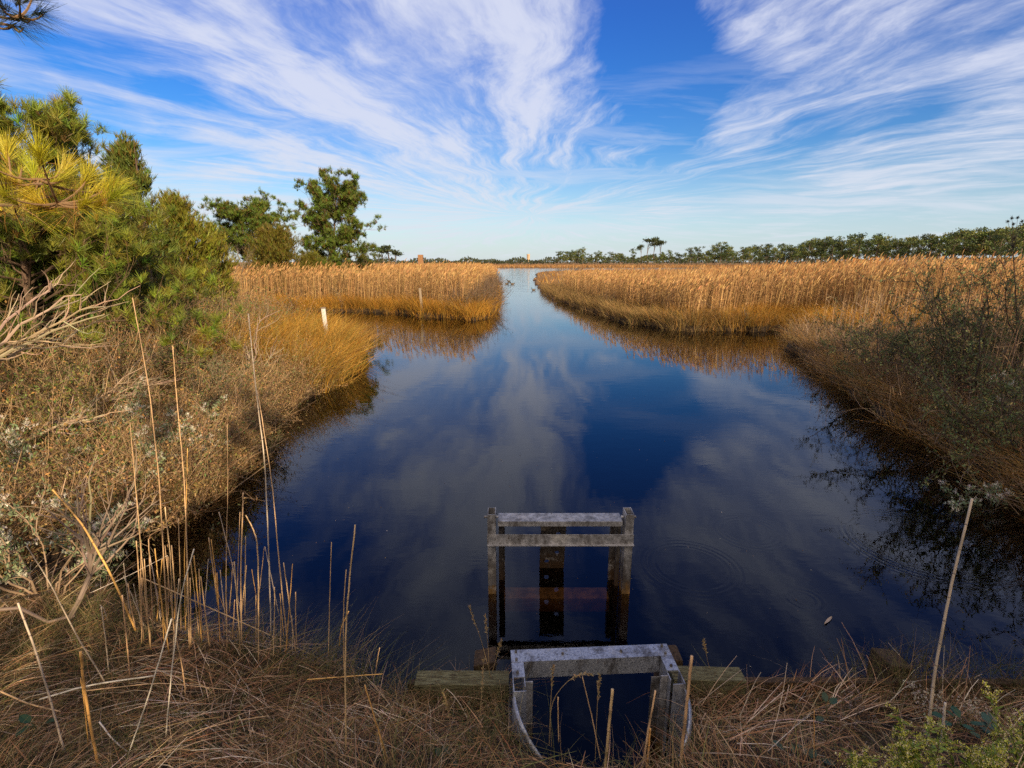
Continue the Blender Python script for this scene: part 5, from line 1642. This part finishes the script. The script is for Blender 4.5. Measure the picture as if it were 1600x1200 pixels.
# broad green leaves in the grass
def leafy(px, py, label, n=6, L=.09, col=(.035, .075, .03), z=.55):
    b = G(px, py, z); root = empty('leafy_weed', b, label, 'weed')
    mb = MB(); st = MB()
    for i in range(n):
        a = rnd(0, 6.28); d = unit(np.array([math.cos(a), math.sin(a), rnd(.15, .8)])); LL = L * rnd(.7, 1.2)
        base = b + R.normal(0, .02, 3) * [1, 1, 0]; tip0 = base + d * LL * .5
        st.tube(np.array([base - UP * .03, base + d * LL * .2, tip0]), [.002, .002, .0015], 4, (.08, .1, .04), cap=False)
        s1 = unit(np.cross(d, UP)); nn_ = np.cross(s1, d)
        prof = [(0, .02), (.2, .32), (.5, .42), (.8, .26), (1, .0)]
        V2 = []
        for (tt, ww) in prof:
            c2 = tip0 + d * LL * tt - UP * LL * .15 * tt ** 2
            V2 += [c2 - s1 * LL * ww * .7 + nn_ * .06 * LL, c2, c2 + s1 * LL * ww * .7 + nn_ * .06 * LL]
        mb.add(V2, [[3 * i2 + j, 3 * i2 + j + 1, 3 * i2 + j + 4, 3 * i2 + j + 3] for i2 in range(4) for j in range(2)], jit(col, 1, .2)[0])
    st.build('stems', M_LEAF, root); mb.build('leaves', M_LEAF, root)


for (px, py, lab, n_, c_) in [(55, 1135, 'dark green weed with broad leaves near the left edge', 4, (.03, .07, .03)), (1270, 1185, 'broad round-leaved weed at the bottom right of centre', 4, (.05, .10, .08)), (1500, 1130, 'blue-green leafy weed under the dried asters', 9, (.04, .10, .06)),
                              (1560, 1150, 'blue-green leafy weed near the right edge', 7, (.05, .11, .09)), (715, 1190, 'two-leaved dark weed at the bottom centre', 3, (.03, .06, .03)), (1287, 1110, 'sparse little green weed in the brown thatch', 3, (.05, .08, .05)),
                              (1245, 1190, 'pale blue-green weed beside the round-leaved one', 3, (.06, .11, .09))]:
    leafy(px, py, lab, n_, .075, c_)

# dry thistle-like heads on thin stems poking above the right shrubs
def drypods():
    b = G(1590, 640, .4); Yb = 9.5; base = A(1590, 600, Yb)
    root = empty('seed_pod_stems', base, 'dark round seed pods on stiff stems above the shrubs at the right edge', 'seed pods')
    mb = MB(); hd = MB(); fork = A(1583, 392, Yb)
    mb.tube(np.array([base, A(1588, 480, Yb), fork]), [.012, .010, .007], 5, (.09, .07, .055))
    for (x, y) in ((1575, 346), (1581, 341), (1590, 340), (1597, 346), (1583, 350)):
        e = A(x, y, Yb); mb.tube(np.array([fork, (fork + e) / 2 + R.normal(0, .02, 3), e]), [.005, .004, .003], 4, (.09, .08, .06), cap=False)
        tufts(hd, np.array([e, e]), np.array([UP, -UP]), 40, .04, .008, 1.3, np.array([(.05, .07, .07), (.05, .07, .07)]))
    tufts(hd, np.array([A(1584, 372, Yb), A(1583, 385, Yb)]), np.array([UP, UP]), 60, .07, .01, 1.3, np.array([(.05, .045, .04)] * 2))
    mb.build('stem', M_BARK, root); hd.build('pods', M_LEAF, root)


drypods()
